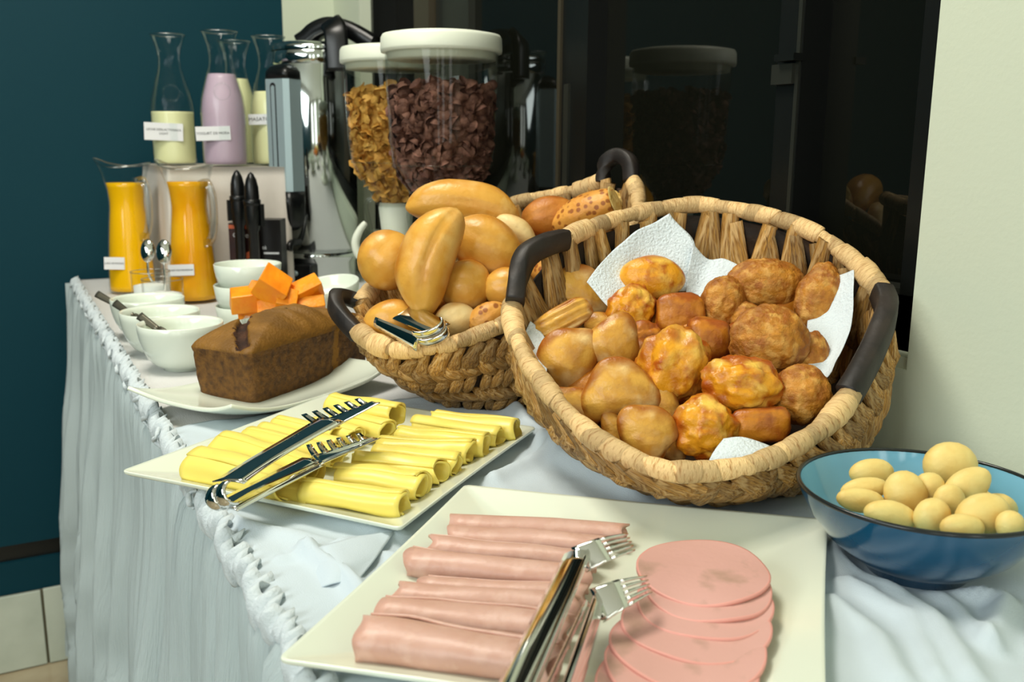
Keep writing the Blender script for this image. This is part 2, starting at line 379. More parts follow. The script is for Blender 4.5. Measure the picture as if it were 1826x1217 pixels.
# ruffled heading: segments of ruffle, each pinned at a knot
yk = [TY0+.02]
while yk[-1] < TY1-.06: yk.append(yk[-1] + rnd.uniform(.085, .13))
yk.append(TY1-.002)
for a, b in zip(yk[:-1], yk[1:]):
    near_ = b < .90; nf = 1
    n = 56; v = []; ph = rnd.uniform(0, 6)
    for j in range(n+1):
        u = j/n; y = a+(b-a)*u; pin = math.sin(math.pi*u)**.5
        w = math.sin(y*2*math.pi/(.034 if near_ else .021)+ph+(3 if near_ else 2)*nn((y, 1, 0), 30))*(1.7 if near_ else 1); w2 = math.sin(y*2*math.pi/.013+1)
        for i in range(9):
            q = i/8
            z = .007*nf - .036*nf*q*(.45+.55*pin) + .004*w2*(1-q); out = (.003 + .012*math.sin(math.pi*(q*.9+.1)))*(.35+.65*pin) + .0045*nf*w*pin*(abs(q-.5)*1.7+.1)
            if q < .12: out -= .006
            v.append((TX0-.004-out, y + .003*w2*q, TOP+z))
    f = [(j*9+i, j*9+i+1, (j+1)*9+i+1, (j+1)*9+i) for j in range(n) for i in range(8)]
    o = link('ruffle', me_(shift(v, Ls), f, M['ruffle']), sk, Matrix())
    o.modifiers.new('s', 'SOLIDIFY').thickness = .0012
def blob(rx, ry, rz, seed, amp=.2, sc=40, sub=3):
    bm = bmesh.new(); bmesh.ops.create_icosphere(bm, subdivisions=sub, radius=1)
    for w in bm.verts:
        p = Vector((w.co.x*rx, w.co.y*ry, w.co.z*rz)); k = 1+amp*nn(p, sc, seed); w.co = p*k
    return bm
def bm2(bm, mts, name='mesh'):
    me = bpy.data.meshes.new(name); bm.to_mesh(me); bm.free()
    for mt in (mts if isinstance(mts, (list, tuple)) else [mts]): me.materials.append(mt)
    me.polygons.foreach_set('use_smooth', [True]*len(me.polygons)); return me
for i, y in enumerate(yk[1:-1]):
    # a twisted knot of cloth: small tube loop plus pinch
    if y < .9: continue
    big = .7
    c0 = Vector((TX0-.014, y, TOP-.008)); pts = []
    for k in range(9):
        u = k/8; pts.append(c0 + Vector((-.010*math.sin(u*math.pi)*big, (u-.5)*.012*big + .006*math.sin(u*9+i), .016*(.5-u)*2*big)))
    rad = [.0012+.003*big*abs(math.sin((k/8)*math.pi*1.5+i)) for k in range(9)]
    a, b = tube(crom(pts, 3), [rad[min(8, k//3)] for k in range(25)], 10)
    link('ruffle_knot', me_(shift(a, Ls), b, M['ruffle']), sk, Matrix())
# ------------------------------------------------------------------ sheer overlay cloth with folds
def sd_quad(x, y, q):      # signed distance-ish (positive outside)
    d = -9
    for k in range(4):
        ax, ay = q[k]; bx, by = q[(k+1) % 4]; ex, ey = bx-ax, by-ay; L = math.hypot(ex, ey)
        d = max(d, ((x-ax)*ey-(y-ay)*ex)/L)
    return d
hamq = [(.126, .533), (.362, .319), (.593, .54), (.357, .754)]
cheq = [(.082, .938), (.267, .688), (.505, .883), (.344, 1.126)]
def inset(q, k):
    cx = sum(p[0] for p in q)/4; cy = sum(p[1] for p in q)/4
    return [(cx+(p[0]-cx)*k, cy+(p[1]-cy)*k) for p in q]
hamf, chef = inset(hamq, .62), inset(cheq, .62)
fbc = W(.215, 1.0, 0); bbc = W(.02, 1.285, 0); blc = W(.322, .705, 0)
# ridges: (pixel polyline on the table, height, width)
RG = [([(905, 712), (940, 770), (1010, 830), (1130, 880)], .016, .012), ([(880, 860), (990, 810), (1000, 780)], .010, .010),
      ([(1480, 990), (1560, 1040), (1660, 1110), (1730, 1217)], .010, .010), ([(1480, 1080), (1560, 1140), (1600, 1217)], .009, .011),
      ([(1490, 985), (1600, 1020), (1700, 1085), (1760, 1160)], .007, .006), ([(1510, 1040), (1620, 1110), (1670, 1217)], .008, .007), ([(1700, 1060), (1790, 1080), (1765, 1160)], .012, .009),
      ([(400, 930), (520, 960), (700, 1000)], .006, .01), ([(560, 900), (640, 930), (705, 960)], .008, .010), ([(700, 960), (600, 985), (500, 1000)], .006, .006), ([(540, 985), (620, 1040), (660, 1080)], .012, .007)]
RG = [([P(x, y, .005) for x, y in pl], h, w) for pl, h, w in RG]
def segd(x, y, a, b):
    ex, ey = b.x-a.x, b.y-a.y; L2 = ex*ex+ey*ey; t = max(0, min(1, ((x-a.x)*ex+(y-a.y)*ey)/L2))
    return math.hypot(x-a.x-ex*t, y-a.y-ey*t)
def ovh(x, y):
    h = .0035 + .003*abs(nn((x, y, 0), 9, 4)) + .0022*nn((x, y, 0), 28, 2) + .0012*abs(nn((x, y*1.7, 0), 60, 7))
    for pl, hh, w in RG:
        d = min(segd(x, y, pl[i], pl[i+1]) for i in range(len(pl)-1))
        h += hh*math.exp(-(d/w)**2)
    k = smooth01(sd_quad(x, y, hamf)/.05)*smooth01(sd_quad(x, y, chef)/.05)
    k *= smooth01((math.hypot(x-fbc.x, y-fbc.y)-.135)/.03)*smooth01((math.hypot(x-blc.x, y-blc.y)-.036)/.03)*smooth01((math.hypot(x-bbc.x, y-bbc.y)-.13)/.03)
    cap = .0165 if (sd_quad(x, y, hamq) < .004 or sd_quad(x, y, cheq) < .004) else 1
    if cap < 1:
        q = hamq if sd_quad(x, y, hamq) < .004 else cheq; fq = hamf if q is hamq else chef
        r = smooth01(sd_quad(x, y, fq)/.06); cap = .002 + .011*r
    return min(.0012 + h*k, cap)
v = []; NX, NY = 150, 170; y0o, y1o = .125, 1.12
for j in range(NY+1):
    y = y0o + (y1o-y0o)*j/NY
    edge = .006
    x1 = .80 if y < .95 else .80-(y-.95)*1.9
    for i in range(NX+1):
        a = -edge + (x1-TX0+edge)*i/NX      # signed arclength from the table edge
        if a >= 0: v.append((TX0+a, y, TOP+ovh(TX0+a, y)))
        else:
            v.append((TX0+a*1.6, y, TOP+.005+a*.3))
f = [(j*(NX+1)+i, j*(NX+1)+i+1, (j+1)*(NX+1)+i+1, (j+1)*(NX+1)+i) for j in range(NY) for i in range(NX)]
o = link('overlay_cloth', me_(v, f, M['overlay']), label='rumpled sheer bluish-white cloth laid under the platters and the near basket', cat='cloth')
o.modifiers.new('s', 'SOLIDIFY').thickness = .0007
# folded-back corner of cloth between the two platters
rows = [[P(545, 985, .012), P(600, 965, .02), P(705, 945, .012)], [P(540, 1020, .0), P(600, 1010, .016), P(680, 985, .012)], [P(532, 1062, -.01), P(580, 1045, .008), P(640, 1030, .01)]]
a, b = loft(rows, 8, wob=.002)
c0 = rows[1][1]
o = link('cloth_flap', me_(shift(a, c0), b, M['overlay']), None, Matrix.Translation(c0), label='small folded cloth flap between the cheese platter and the ham platter', cat='cloth')
o.modifiers.new('s', 'SOLIDIFY').thickness = .001
# ================================================================== SQUARE PLATTERS
def square_plate(name, q, label, rim=.020):
    cx = sum(p[0] for p in q)/4; cy = sum(p[1] for p in q)/4; Lp = Vector((cx, cy, TOP+.002))
    t = thing(name, Lp, label, 'platter')
    def ring(k, z, rnd_, n=8, sag=0):
        out = []
        for c in range(4):
            p = Vector((q[c][0]-cx, q[c][1]-cy)); a = Vector((q[c-1][0]-cx, q[c-1][1]-cy)); b = Vector((q[(c+1) % 4][0]-cx, q[(c+1) % 4][1]-cy))
            p, a, b = p*k, a*k, b*k; r = rnd_
            p0 = p+(a-p).normalized()*r; p2 = p+(b-p).normalized()*r
            for i in range(n):
                u = i/(n-1); w = p0*(1-u)**2+p*2*u*(1-u)+p2*u*u; out.append((w.x, w.y, z))
            for i in range(1, 12):
                u = i/12; nb = b+(p-b).normalized()*r; w = p2*(1-u)+nb*u; w = w*(1-.012*math.sin(math.pi*u)); out.append((w.x, w.y, z-sag*math.sin(math.pi*u)))
        return out
    prof = [(.50, 0, .03), (.60, 0, .03), (.62, .002, .03), (.985, rim-.005, .006), (1.0, rim-.003, .006), (1.003, rim-.001, .006), (1.0, rim, .006), (.985, rim-.001, .006), (.80, .0105, .012), (.70, .006, .03), (.66, .0055, .03), (.3, .005, .03), (.01, .005, .001)]
    v = []; n = None
    for k, z, r in prof:
        rg = ring(k, z, min(r, .1)*1.0); n = len(rg); v += rg
    f = [(a*n+i, a*n+(i+1) % n, (a+1)*n+(i+1) % n, (a+1)*n+i) for a in range(len(prof)-1) for i in range(n)]
    f.append(tuple(range(n))[::-1]); f.append(tuple((len(prof)-1)*n+i for i in range(n)))
    link('plate_body', me_(v, f, M['china']), t, Matrix()); return t
square_plate('square_platter', hamq, 'large square white china platter holding pink ham, nearest the camera')
square_plate('square_platter', cheq, 'square white china platter holding rolled yellow cheese slices')
# ------------------------------------------------------------------ rolled slices
def rolled(name, pa, pb, r, label, mt, cat, group, zc, spiral=1.7, flare=.15, seed=0, th=.0017, sag=.18):
    a = P(pa[0], pa[1], zc); b = P(pb[0], pb[1], zc); ax = (b-a); L = ax.length; ax.normalize()
    side = Vector((0, 0, 1)).cross(ax).normalized(); upv = ax.cross(side)
    c = (a+b)/2; NA, NL = 52, 20; v = []
    rn = random.Random(seed); st = rn.uniform(3.4, 4.4)
    for i in range(NL+1):
        u = i/NL; bend = .0028*math.sin(u*3+seed)
        for k in range(NA+1):
            w = k/NA; ang = st + w*2*math.pi*spiral
            rr = r*(.62+.38*w)*(1+flare*(u-.5)) * (1+.05*math.sin(ang*2+seed+u*2)+.16*nn((u*1.6, math.cos(ang)*.5, math.sin(ang)*.5), 1.6, seed)+.04*nn((u*6, ang, 0), 1, seed))
            y_ = rr*math.cos(ang)*1.05 + bend; z_ = rr*math.sin(ang)*(1-sag)
            if w > .93: z_ -= (w-.93)*r*2.0; 
            jag = .007*nn((w*5, u*3, seed), 1.5)
            v.append(ax*((u-.5)*L + (jag if i in (0, NL) else 0)) + side*y_ + upv*z_)
    f = [(i*(NA+1)+k, i*(NA+1)+k+1, (i+1)*(NA+1)+k+1, (i+1)*(NA+1)+k) for i in range(NL) for k in range(NA)]
    o = link(name, me_(v, f, mt), None, Matrix.Translation(c), label, cat, group)
    s = o.modifiers.new('s', 'SOLIDIFY'); s.thickness = th; s.offset = 0
    return o
GC = 'rolled cheese slices on the square platter'
CH = [((768, 752), (922, 766), .0150, .027, 'rolled cheese slice farthest right on the platter, next to the near basket'),
      ((738, 757), (893, 779), .0125, .024, 'rolled cheese slice second from the far end of the right-hand row'),
      ((712, 777), (868, 795), .0145, .025, 'rolled cheese slice third from the far end of the right-hand row'),
      ((684, 797), (839, 808), .0145, .024, 'rolled cheese slice fourth from the far end of the right-hand row'),
      ((672, 812), (814, 832), .0130, .023, 'rolled cheese slice fourth from the near end of the right-hand row'),
      ((634, 828), (786, 844), .0145, .024, 'rolled cheese slice third from the near end of the right-hand row'),
      ((598, 850), (756, 868), .0150, .024, 'rolled cheese slice with a wide round opening, second from the near edge'),
      ((540, 878), (722, 900), .0140, .022, 'nearest rolled cheese slice, flattened and folded at its open end'),
      ((590, 722), (712, 740), .0160, .032, 'rolled cheese slice at the far corner behind the upper tongs head'),
      ((600, 745), (690, 768), .0130, .024, 'short rolled cheese slice with small holes behind the lower tongs head'),
      ((560, 760), (633, 779), .0110, .022, 'small rolled cheese slice between the two tongs heads'),
      ((350, 828), (520, 874), .0190, .026, 'thick rolled cheese slice at the left end of the platter'),
      ((392, 796), (560, 842), .0165, .025, 'second rolled cheese slice from the left end, under the tongs arm'),
      ((438, 783), (600, 814), .0140, .023, 'third rolled cheese slice from the left end, under the tongs'),
      ((470, 773), (610, 798), .0125, .021, 'thin rolled cheese slice, fourth from the left end'),
      ((496, 759), (600, 778), .0125, .022, 'thin rolled cheese slice, fifth from the left end beside the far rim'),
      ((450, 862), (560, 892), .0120, .017, 'cheese slice under the lower tongs arm, close to the near rim')]
for i, (a, b, r, z, lb) in enumerate(CH):
    rolled('cheese_roll', a, b, r*1.08, lb, M['cheese'], 'cheese', GC, z, seed=i+1, flare=.12 if i < 8 else -.1)
GH = 'rolled ham slices on the near platter'
HM = [((812, 936), (1118, 952), .0125, .020, 'rolled ham slice farthest from the camera on the platter'),
      ((800, 957), (1085, 974), .0120, .020, 'second rolled ham slice from the far end of the row'),
      ((770, 978), (1060, 998), .0120, .020, 'third rolled ham slice from the far end of the row'),
      ((728, 1002), (1050, 1030), .0150, .021, 'plump rolled ham slice in the middle of the row'),
      ((760, 1044), (1040, 1062), .0105, .019, 'thin rolled ham slice just below the plump middle one'),
      ((712, 1058), (1030, 1088), .0130, .020, 'third rolled ham slice from the near end of the row'),
      ((684, 1092), (1015, 1128), .0150, .022, 'second rolled ham slice from the near end of the row'),
      ((646, 1138), (990, 1188), .0190, .025, 'nearest and thickest rolled ham slice on the platter')]
for i, (a, b, r, z, lb) in enumerate(HM):
    rolled('ham_roll', a, b, r, lb, M['ham'], 'ham', GH, z, seed=i+31, flare=-.1, spiral=1.5, sag=.25)
GR = 'round ham slices fanned on the near platter'
RS = [(1253, 1012, .0340, .0480), (1262, 1044, .0300, .0445), (1256, 1072, .0265, .0455), (1240, 1106, .0230, .0480), (1226, 1146, .0195, .0490), (1214, 1184, .0160, .0480), (1200, 1219, .0125, .0480)]
ordn = ['topmost round ham slice with grey marks, farthest in the fan', 'second round ham slice of the fan, just below the top one', 'third round ham slice from the top of the fan', 'fourth round ham slice from the top, wavy near edge', 'fifth round ham slice from the top of the fan', 'sixth round ham slice, low in the fan near the picture bottom', 'lowest round ham slice of the fan, cut off by the picture bottom']
for i, (x, y, z, r) in enumerate(RS):
    c = P(x, y, z); n = 72; v = []; rings = [0, .3, .55, .75, .9, .97, 1.0]; s_ = []; fm = []; f = []
    dn = (P(x, y+20, z)-c).normalized()
    for k, q in enumerate(rings):
        for j in range(n):
            a = 2*math.pi*j/n; rr = r*q*(1+.02*math.sin(2*a+i)+.012*math.sin(5*a+i*2))
            vx, vy = rr*math.cos(a), rr*math.sin(a)
            along = (vx*dn.x+vy*dn.y)/r
            zz = -.0045*max(0, along)*q + .0012*math.sin(3*a+i)*q**3 + .0005*nn((vx, vy, 0), 40, i)
            v.append((vx, vy, zz))
    m0 = len(v)
    for k in range(len(v)): v.append((v[k][0], v[k][1], v[k][2]-.0026))
    for k in range(len(rings)-1):
        for j in range(n):
            a, b, c2, d = k*n+j, k*n+(j+1) % n, (k+1)*n+(j+1) % n, (k+1)*n+j
            f.append((a, d, c2, b)); fm.append(0 if k < 5 else 1); f.append((m0+a, m0+b, m0+c2, m0+d)); fm.append(0)
    K = (len(rings)-1)*n
    for j in range(n): f.append((K+j, m0+K+j, m0+K+(j+1) % n, K+(j+1) % n)); fm.append(1)
    link('round_ham_slice', me_(v, f, [M['hamr'], M['rind']], fm=fm), None, Matrix.Translation(c), ordn[i], 'ham', GR)
# ------------------------------------------------------------------ tongs
def strip(pts, nrm, wid, th=.0012, ridge=True):
    """ribbon through pts; nrm = list of face normals; wid = list of widths"""
    v = []; f = []; NC = 5
    for i, p in enumerate(pts):
        a = pts[max(0, i-1)]; b = pts[min(len(pts)-1, i+1)]; t = (b-a).normalized(); n = nrm[i]; n = (n-t*n.dot(t)).normalized(); s = t.cross(n)
        for k in range(NC):
            u = k/(NC-1)*2-1; hgt = .0016*(1-u*u) if ridge else 0
            v.append(p + s*(u*wid[i]/2) + n*hgt)
    for i in range(len(pts)-1):
        for k in range(NC-1): f.append((i*NC+k, i*NC+k+1, (i+1)*NC+k+1, (i+1)*NC+k))
    return v, f
def solid(o, t=.0012): o.modifiers.new('s', 'SOLIDIFY').thickness = t; return o
def comb(base, along, tine, nrm, nt, length, width, tl, curve=.25):
    """flat head: plate of given length with nt teeth of length tl pointing along 'tine'"""
    v = []; f = []
    def P3(a, b, c=0): return base + along*a + tine*b + nrm*c
    K = 6; step = length/(nt*2-1)
    # backbone plate
    v += [P3(0, 0), P3(length, 0), P3(length, -width), P3(0, -width)]; f.append((0, 1, 2, 3))
    out = [(v, f)]
    for i in range(nt):
        vv = []; a0 = i*2*step; 
        for k in range(K+1):
            u = k/K; w = step*(1-.25*u); c = curve*tl*u*u
            vv += [P3(a0+(step-w)/2, tl*u*(1-.1*u), c), P3(a0+step-(step-w)/2, tl*u*(1-.1*u), c)]
        ff = [(2*k, 2*k+1, 2*k+3, 2*k+2) for k in range(K)]
        out.append((vv, ff))
    return out
def joinvf(parts):
    V = []; Fc = []
    for v, f in parts:
        o = len(V); V += list(v); Fc += [tuple(i+o for i in q) for q in f]
    return V, Fc
# tongs on the cheese platter
def vz(*a): return Vector(a)
lower = [P(404, 902, .032), P(470, 868, .038), P(560, 822, .044)]
upper = [P(400, 864, .052)+vz(0, 0, 0), D(480, 812, .80), D(590, 748, .86)]
tg = thing('serving_tongs', P(430, 890, .0)+vz(0, 0, .035), 'steel buffet tongs lying across the rolled cheese slices', 'tongs'); Lg = Vector(tg.location)
ax = (lower[2]-lower[0]).normalized(); sepv = (upper[1]-lower[1]); sepv = (sepv-ax*sepv.dot(ax)).normalized()
nf = (sepv*1.0 + CB*.75).normalized()
rb = (upper[0]-lower[0]).length/2; mid = (upper[0]+lower[0])/2
bend = [mid - ax*(math.sin(q)*rb*1.0) + sepv*(math.cos(q)*rb) for q in [math.pi*k/14 for k in range(15)]]
nb = [(-ax*math.sin(math.pi*k/14)+sepv*math.cos(math.pi*k/14)) for k in range(15)]
def lat(n): return n
up_s = crom(list(reversed(upper)), 8)[:-1]; lo_s = crom(lower, 8)
tiltv = (CB - ax*CB.dot(ax)); tiltv = (tiltv - sepv*tiltv.dot(sepv)).normalized()
def tn(n, k=.45): return (n + tiltv*k).normalized()
v, f = strip(up_s, [tn(sepv, .35)]*len(up_s), [.035-.005*math.sin(math.pi*k/len(up_s)) for k in range(len(up_s))])
solid(link('upper_arm', me_(shift(v, Lg), f, M['chrome']), tg, Matrix()))
v, f = strip(lo_s, [tn(sepv, .5)]*len(lo_s), [.030]*len(lo_s))
solid(link('lower_arm', me_(shift(v, Lg), f, M['chrome']), tg, Matrix()))
for sgn in (-1, 1):
    b2 = [p + tiltv*(.0080*sgn) for p in bend]
    v, f = strip(b2, nb, [.0150]*15)
    solid(link('bend', me_(shift(v, Lg), f, M['chrome']), tg, Matrix()), .0016)
# heads
def head(p0, p1, q0, q1, nt, lab, par, L, body_w=None, mt='chrome', toothfrac=.45, namep='head'):
    """p0-p1: smooth spine edge, q0-q1: tooth edge (p0/q0 near the arm)"""
    v = []; f = []; g = lambda a, b, u: a+(b-a)*u
    N = nt*2-1; nrmv = (p1-p0).cross(q0-p0).normalized()
    if nrmv.dot(CB) < 0: nrmv = -nrmv
    def Q(u, w): # w 0 spine ..1 tooth tip
        b = g(g(p0, p1, u), g(q0, q1, u), w)
        return b + nrmv*(.004*(w-.5)**2*4*(1 if w > .5 else .6)*1.0)
    K = 6
    # plate
    for i in range(N*2+1):
        for k in range(K+1):
            v.append(Q(i/(N*2), (1-toothfrac)*k/K))
    for i in range(N*2):
        for k in range(K): a = i*(K+1)+k; f.append((a, a+1, a+K+2, a+K+1))
    for i in range(nt):
        o = len(v); u0 = (i+.0)/nt; u1 = (i+.66)/nt
        for k in range(6):
            w = 1-toothfrac + toothfrac*k/5; sh = .12*(k/5)**2*(u1-u0)
            v += [Q(u0+sh, w), Q(u1-sh, w)]
        f += [(o+2*k, o+2*k+1, o+2*k+3, o+2*k+2) for k in range(5)]
    return solid(link(namep, me_(shift(v, L), f, M[mt]), par, Matrix()), .0013)
head(P(590, 772, .064), P(680, 723, .086), P(538, 746, .067), P(652, 713, .087), 6, '', tg, Lg, namep='toothed_head')
head(P(574, 834, .042), P(679, 787, .048), P(545, 801, .046), P(650, 777, .051), 6, '', tg, Lg, namep='toothed_head')
# tongs on the ham platter
tg = thing('serving_tongs', P(930, 1200, 0)+vz(0, 0, .045), 'steel buffet tongs with fork tines resting on the ham, cut off by the picture bottom', 'tongs'); Lg = Vector(tg.location)
u0, u1 = D(895, 1275, .415), D(1028, 985, .60); l0, l1 = D(985, 1275, .435), D(1062, 1075, .567)
def flat_arm(name, pA, pB, wA, wB, faceN, mt='chrome'):
    n = 12; pts = [pA.lerp(pB, i/n) for i in range(n+1)]
    v, f = strip(pts, [faceN]*(n+1), [wA+(wB-wA)*i/n for i in range(n+1)])
    solid(link(name, me_(shift(v, Lg), f, M[mt]), tg, Matrix()), .0016)
axu = (u1-u0).normalized()
flat_arm('upper_arm', u0-CR*.002, u1, .017, .017, (CB*.9 + CR*-.35 + CU*.3).normalized())
flat_arm('upper_flange', u0+CR*.0105-CB*.003, u1+CR*.009-CB*.003, .009, .007, (CB*.5+CR*.8).normalized())
flat_arm('lower_arm', l0+CR*.006, l1+CR*.003, .019, .016, (CB*.9 + CR*.3).normalized())
flat_arm('lower_flange', l0-CR*.009, l1-CR*.006, .007, .004, (CR*-.8 + CB*.4).normalized())
def forkhead(pa, pb, qa, qb, nt, dk):
    """pa-pb edge by the arm, qa-qb tine tips"""
    g = lambda a, b, u: a+(b-a)*u; N = nt*2-1; v = []; f = []
    nr = (pb-pa).cross(qa-pa).normalized(); nr = nr if nr.dot(CB) > 0 else -nr
    def Q(u, w): return g(g(pa, pb, u), g(qa, qb, u), w) + nr*(.006*math.sin(w*math.pi*.9))
    for i in range(N+1):
        for k in range(5): v.append(Q(i/N, .45*k/4))
    for i in range(N):
        for k in range(4): a = i*5+k; f.append((a, a+1, a+6, a+5))
    for i in range(nt):
        o = len(v)
        for k in range(6): w = .45+.55*k/5; v += [Q(2*i/N+.1/N*k/2, w), Q((2*i+1)/N-.1/N*k/2, w)]
        f += [(o+2*k, o+2*k+1, o+2*k+3, o+2*k+2) for k in range(5)]
    solid(link('fork_head', me_(shift(v, Lg), f, M['chrome']), tg, Matrix()), .0014)
forkhead(D(1018, 978, .602), D(1046, 1022, .592), D(1118, 952, .618), D(1132, 984, .605), 5, 0)
forkhead(D(1052, 1052, .575), D(1076, 1112, .56), D(1152, 1028, .592), D(1162, 1060, .578), 5, 0)
# ================================================================== CAKE PLATTER + CAKE
A_, B_, D_ = P(215, 727, .02), P(424, 768, .012), P(712, 652, .030)
ex = (D_-B_); ex.z = 0; LX = ex.length; ex.normalize(); ey = Vector((-ex.y, ex.x, 0)); LY = .185
cp = thing('long_platter', B_*0+Vector((B_.x, B_.y, TOP+.001))+ex*(LX/2)+ey*(LY/2), 'long white china platter with upswept ends under the chocolate-brown cake', 'platter'); Lc = Vector(cp.location)
v = []; NU, NV = 44, 26
def platz(u, w): return .004 + .020*abs(u)**3.2 + .012*abs(w)**3
for i in range(NU+1):
    for k in range(NV+1):
        u = i/NU*2-1; w = k/NV*2-1
        x = u*(LX/2)*(1.0+.02*(1-w*w)); y = w*(LY/2)*(1-.10*abs(u)**6)
        if u < 0: x -= .012*abs(w)**4*(w > 0)
        v.append(ex*x + ey*y + Vector((0, 0, platz(u, w))))
f = [(i*(NV+1)+k, (i+1)*(NV+1)+k, (i+1)*(NV+1)+k+1, i*(NV+1)+k+1) for i in range(NU) for k in range(NV)]
o = link('plate_body', me_(v, f, M['china']), cp, Matrix()); s = o.modifiers.new('s', 'SOLIDIFY'); s.thickness = .005; s.offset = 1; bev(o, .0015, 3)
# cake
k0, k1, k2 = P(452, 727, .008), P(358, 709, .008), P(655, 654, .008)
cx_ = (k2-k0); cx_.z = 0; CL = .262; cx_.normalize(); cy_ = Vector((-cx_.y, cx_.x, 0)); CW = .098
ck = thing('loaf_cake', Vector((k0.x, k0.y, TOP+.0065))+cx_*(CL/2)+cy_*(CW/2), 'brown loaf cake with a cracked domed top on the long platter', 'cake'); Lk = Vector(ck.location)
def rrect(hx, hy, r, n=220):
    r = min(hx, hy)*.22; per = []; cs = [(hx-r, hy-r, 0), (-(hx-r), hy-r, 90), (-(hx-r), -(hy-r), 180), (hx-r, -(hy-r), 270)]
    for cx0, cy0, a0 in cs:
        for k in range(9): a = R_(a0+90*k/8); per.append(Vector((cx0+r*math.cos(a), cy0+r*math.sin(a), 0)))
    L_ = [(per[(k+1) % len(per)]-per[k]).length for k in range(len(per))]; T_ = sum(L_); out = []; k = 0; acc = 0
    for i in range(n):
        tgt = T_*i/n
        while acc+L_[k] < tgt: acc += L_[k]; k += 1
        p = per[k].lerp(per[(k+1) % len(per)], (tgt-acc)/max(L_[k], 1e-9)); out.append((p.x, p.y))
    return out
lev = [(.30, 0), (.90, .000), (.945, .002), (.952, .008)]
for k in range(1, 12): q = k/11; lev.append((.952+.062*q, .008+.054*q))
lev += [(1.03, .066), (1.035, .069), (1.02, .072)]
ns = len(lev)
for k in range(1, 46): q = k/45; lev.append((1.02*(1-q)**.9*1.0+.0, .072+.031*math.sin(q*math.pi/2)**.68))
lev[-1] = (.004, .102)
crk = []
for x, y, z in ((414, 566, .100), (430, 557, .103), (437, 572, .1), (430, 586, .097), (432, 603, .093)):
    p = P(x, y, z)-Lk; crk.append(Vector((p.dot(cx_), p.dot(cy_), 0)))
v = []; n = 220
for li, (k, z) in enumerate(lev):
    for (x, y) in rrect(CL/2*k, CW/2*k, 0):
        top = li >= ns
        if top:
            q = (z-.072)/.030; z2 = .072 + (z-.072)*(1-.22*abs(x/(CL/2))**3)
            z2 += .0022*math.sin(x*190+y*90+2*nn((x, y, 0), 30))*(1 if x > -.03 else .2)*q
            if x > .035: z2 -= .006*smooth01((x-.035)/.01)*q
            d = 9
            for c in range(len(crk)-1): d = min(d, segd(x, y, crk[c], crk[c+1]))
            wv_ = .0085+.0055*nn((x, y, 2), 70)
            if d < wv_*1.1: z2 -= .009*smooth01((wv_*1.1-d)/.004)
        else: z2 = z
        p = Vector((x, y, z2)); dd = nn(p, 60, 3)*.0012 + nn(p, 25, 1)*.002
        if not top and li > 3: dd += nn(p, 260, 5)*.0009
        # pinch in the middle-right of the loaf
        pin = math.exp(-((x-.045)/.010)**2)*.0035
        out = Vector((x, y, 0)).normalized() if (x or y) else Vector((0, 0, 1))
        p += out*dd - Vector((0, y, 0)).normalized()*pin*(1 if not top else .2)
        v.append(cx_*p.x + cy_*p.y + Vector((0, 0, p.z)))
f = []; fm = []
for a in range(len(lev)-1):
    for i in range(n):
        q = (a*n+i, a*n+(i+1) % n, (a+1)*n+(i+1) % n, (a+1)*n+i); f.append(q)
        c = sum((Vector(v[t]) for t in q), Vector())/4; x, y = c.dot(cx_), c.dot(cy_)
        mi = 0
        if a < ns-2: mi = 3 if .040 < x+.004*nn((x, y, a*.01), 60) < .052 else 1
        elif a >= ns:
            d = min(segd(x, y, crk[t], crk[t+1]) for t in range(len(crk)-1))
            if d < .0085+.0055*nn((x, y, 2), 70): mi = 2
        fm.append(mi)
f.append(tuple(range(n))[::-1]); fm.append(1)
link('cake_body', me_(v, f, [M['cake'], M['cakeside'], M['crumb'], M['cakeband']], fm=fm), ck, Matrix())
# ================================================================== BASKETS
def leafmesh(seed, mt, blunt=False):
    rn = random.Random(seed); v = []; f = []; NLn, NR_ = 9, 8; tw = rn.uniform(-.35, .35); sk_ = rn.uniform(-.12, .12)
    for i in range(NLn+1):
        u = i/NLn; w = math.sin(math.pi*(.03+.94*u))**.55*(.92+.1*rn.random()); bow = .55*math.sin(math.pi*u)
        if blunt and u < .55: w = .72+.25*u; bow = .2+.5*u
        for k in range(NR_):
            a = 2*math.pi*k/NR_; x = math.cos(a)*w*.5; z = math.sin(a)*w*.5
            x2 = x*math.cos(tw*(u-.5))-z*.2*math.sin(tw*(u-.5))
            v.append((x2+sk_*math.sin(u*3.1), u-.5, z*.9+bow-.2+.05*math.sin(a*3+seed)))
    for i in range(NLn):
        for k in range(NR_): a = i*NR_+k; b = i*NR_+(k+1) % NR_; f.append((a, b, b+NR_, a+NR_))
    f.append(tuple(range(NR_))[::-1]); f.append(tuple(NLn*NR_+k for k in range(NR_)))
    return me_(v, f, mt, True, 'strand')
leaves = [leafmesh(i, M['strand']) for i in range(6)]
leavesb = [leafmesh(i+20, M['strand'], True) for i in range(5)]
def wrapmesh(seed, mt):
    rn = random.Random(seed); v = []; f = []; NA, NLn = 14, 6; sl = rn.uniform(-.55, .55)
    for i in range(NLn+1):
        u = i/NLn-.5; r = 1+.10*math.cos(u*math.pi)+rn.uniform(-.02, .02)
        for k in range(NA):
            a = 2*math.pi*k/NA; v.append((r*math.cos(a), u+sl*math.sin(a+seed)*.5, r*math.sin(a)*(1+.04*math.sin(2*a+seed))))
    for i in range(NLn):
        for k in range(NA): a = i*NA+k; b = i*NA+(k+1) % NA; f.append((a, b, b+NA, a+NA))
    f.append(tuple(range(NA))[::-1]); f.append(tuple(NLn*NA+k for k in range(NA)))
    return me_(v, f, mt, True, 'wrap')
wraps = [wrapmesh(i, M['wrap']) for i in range(6)]
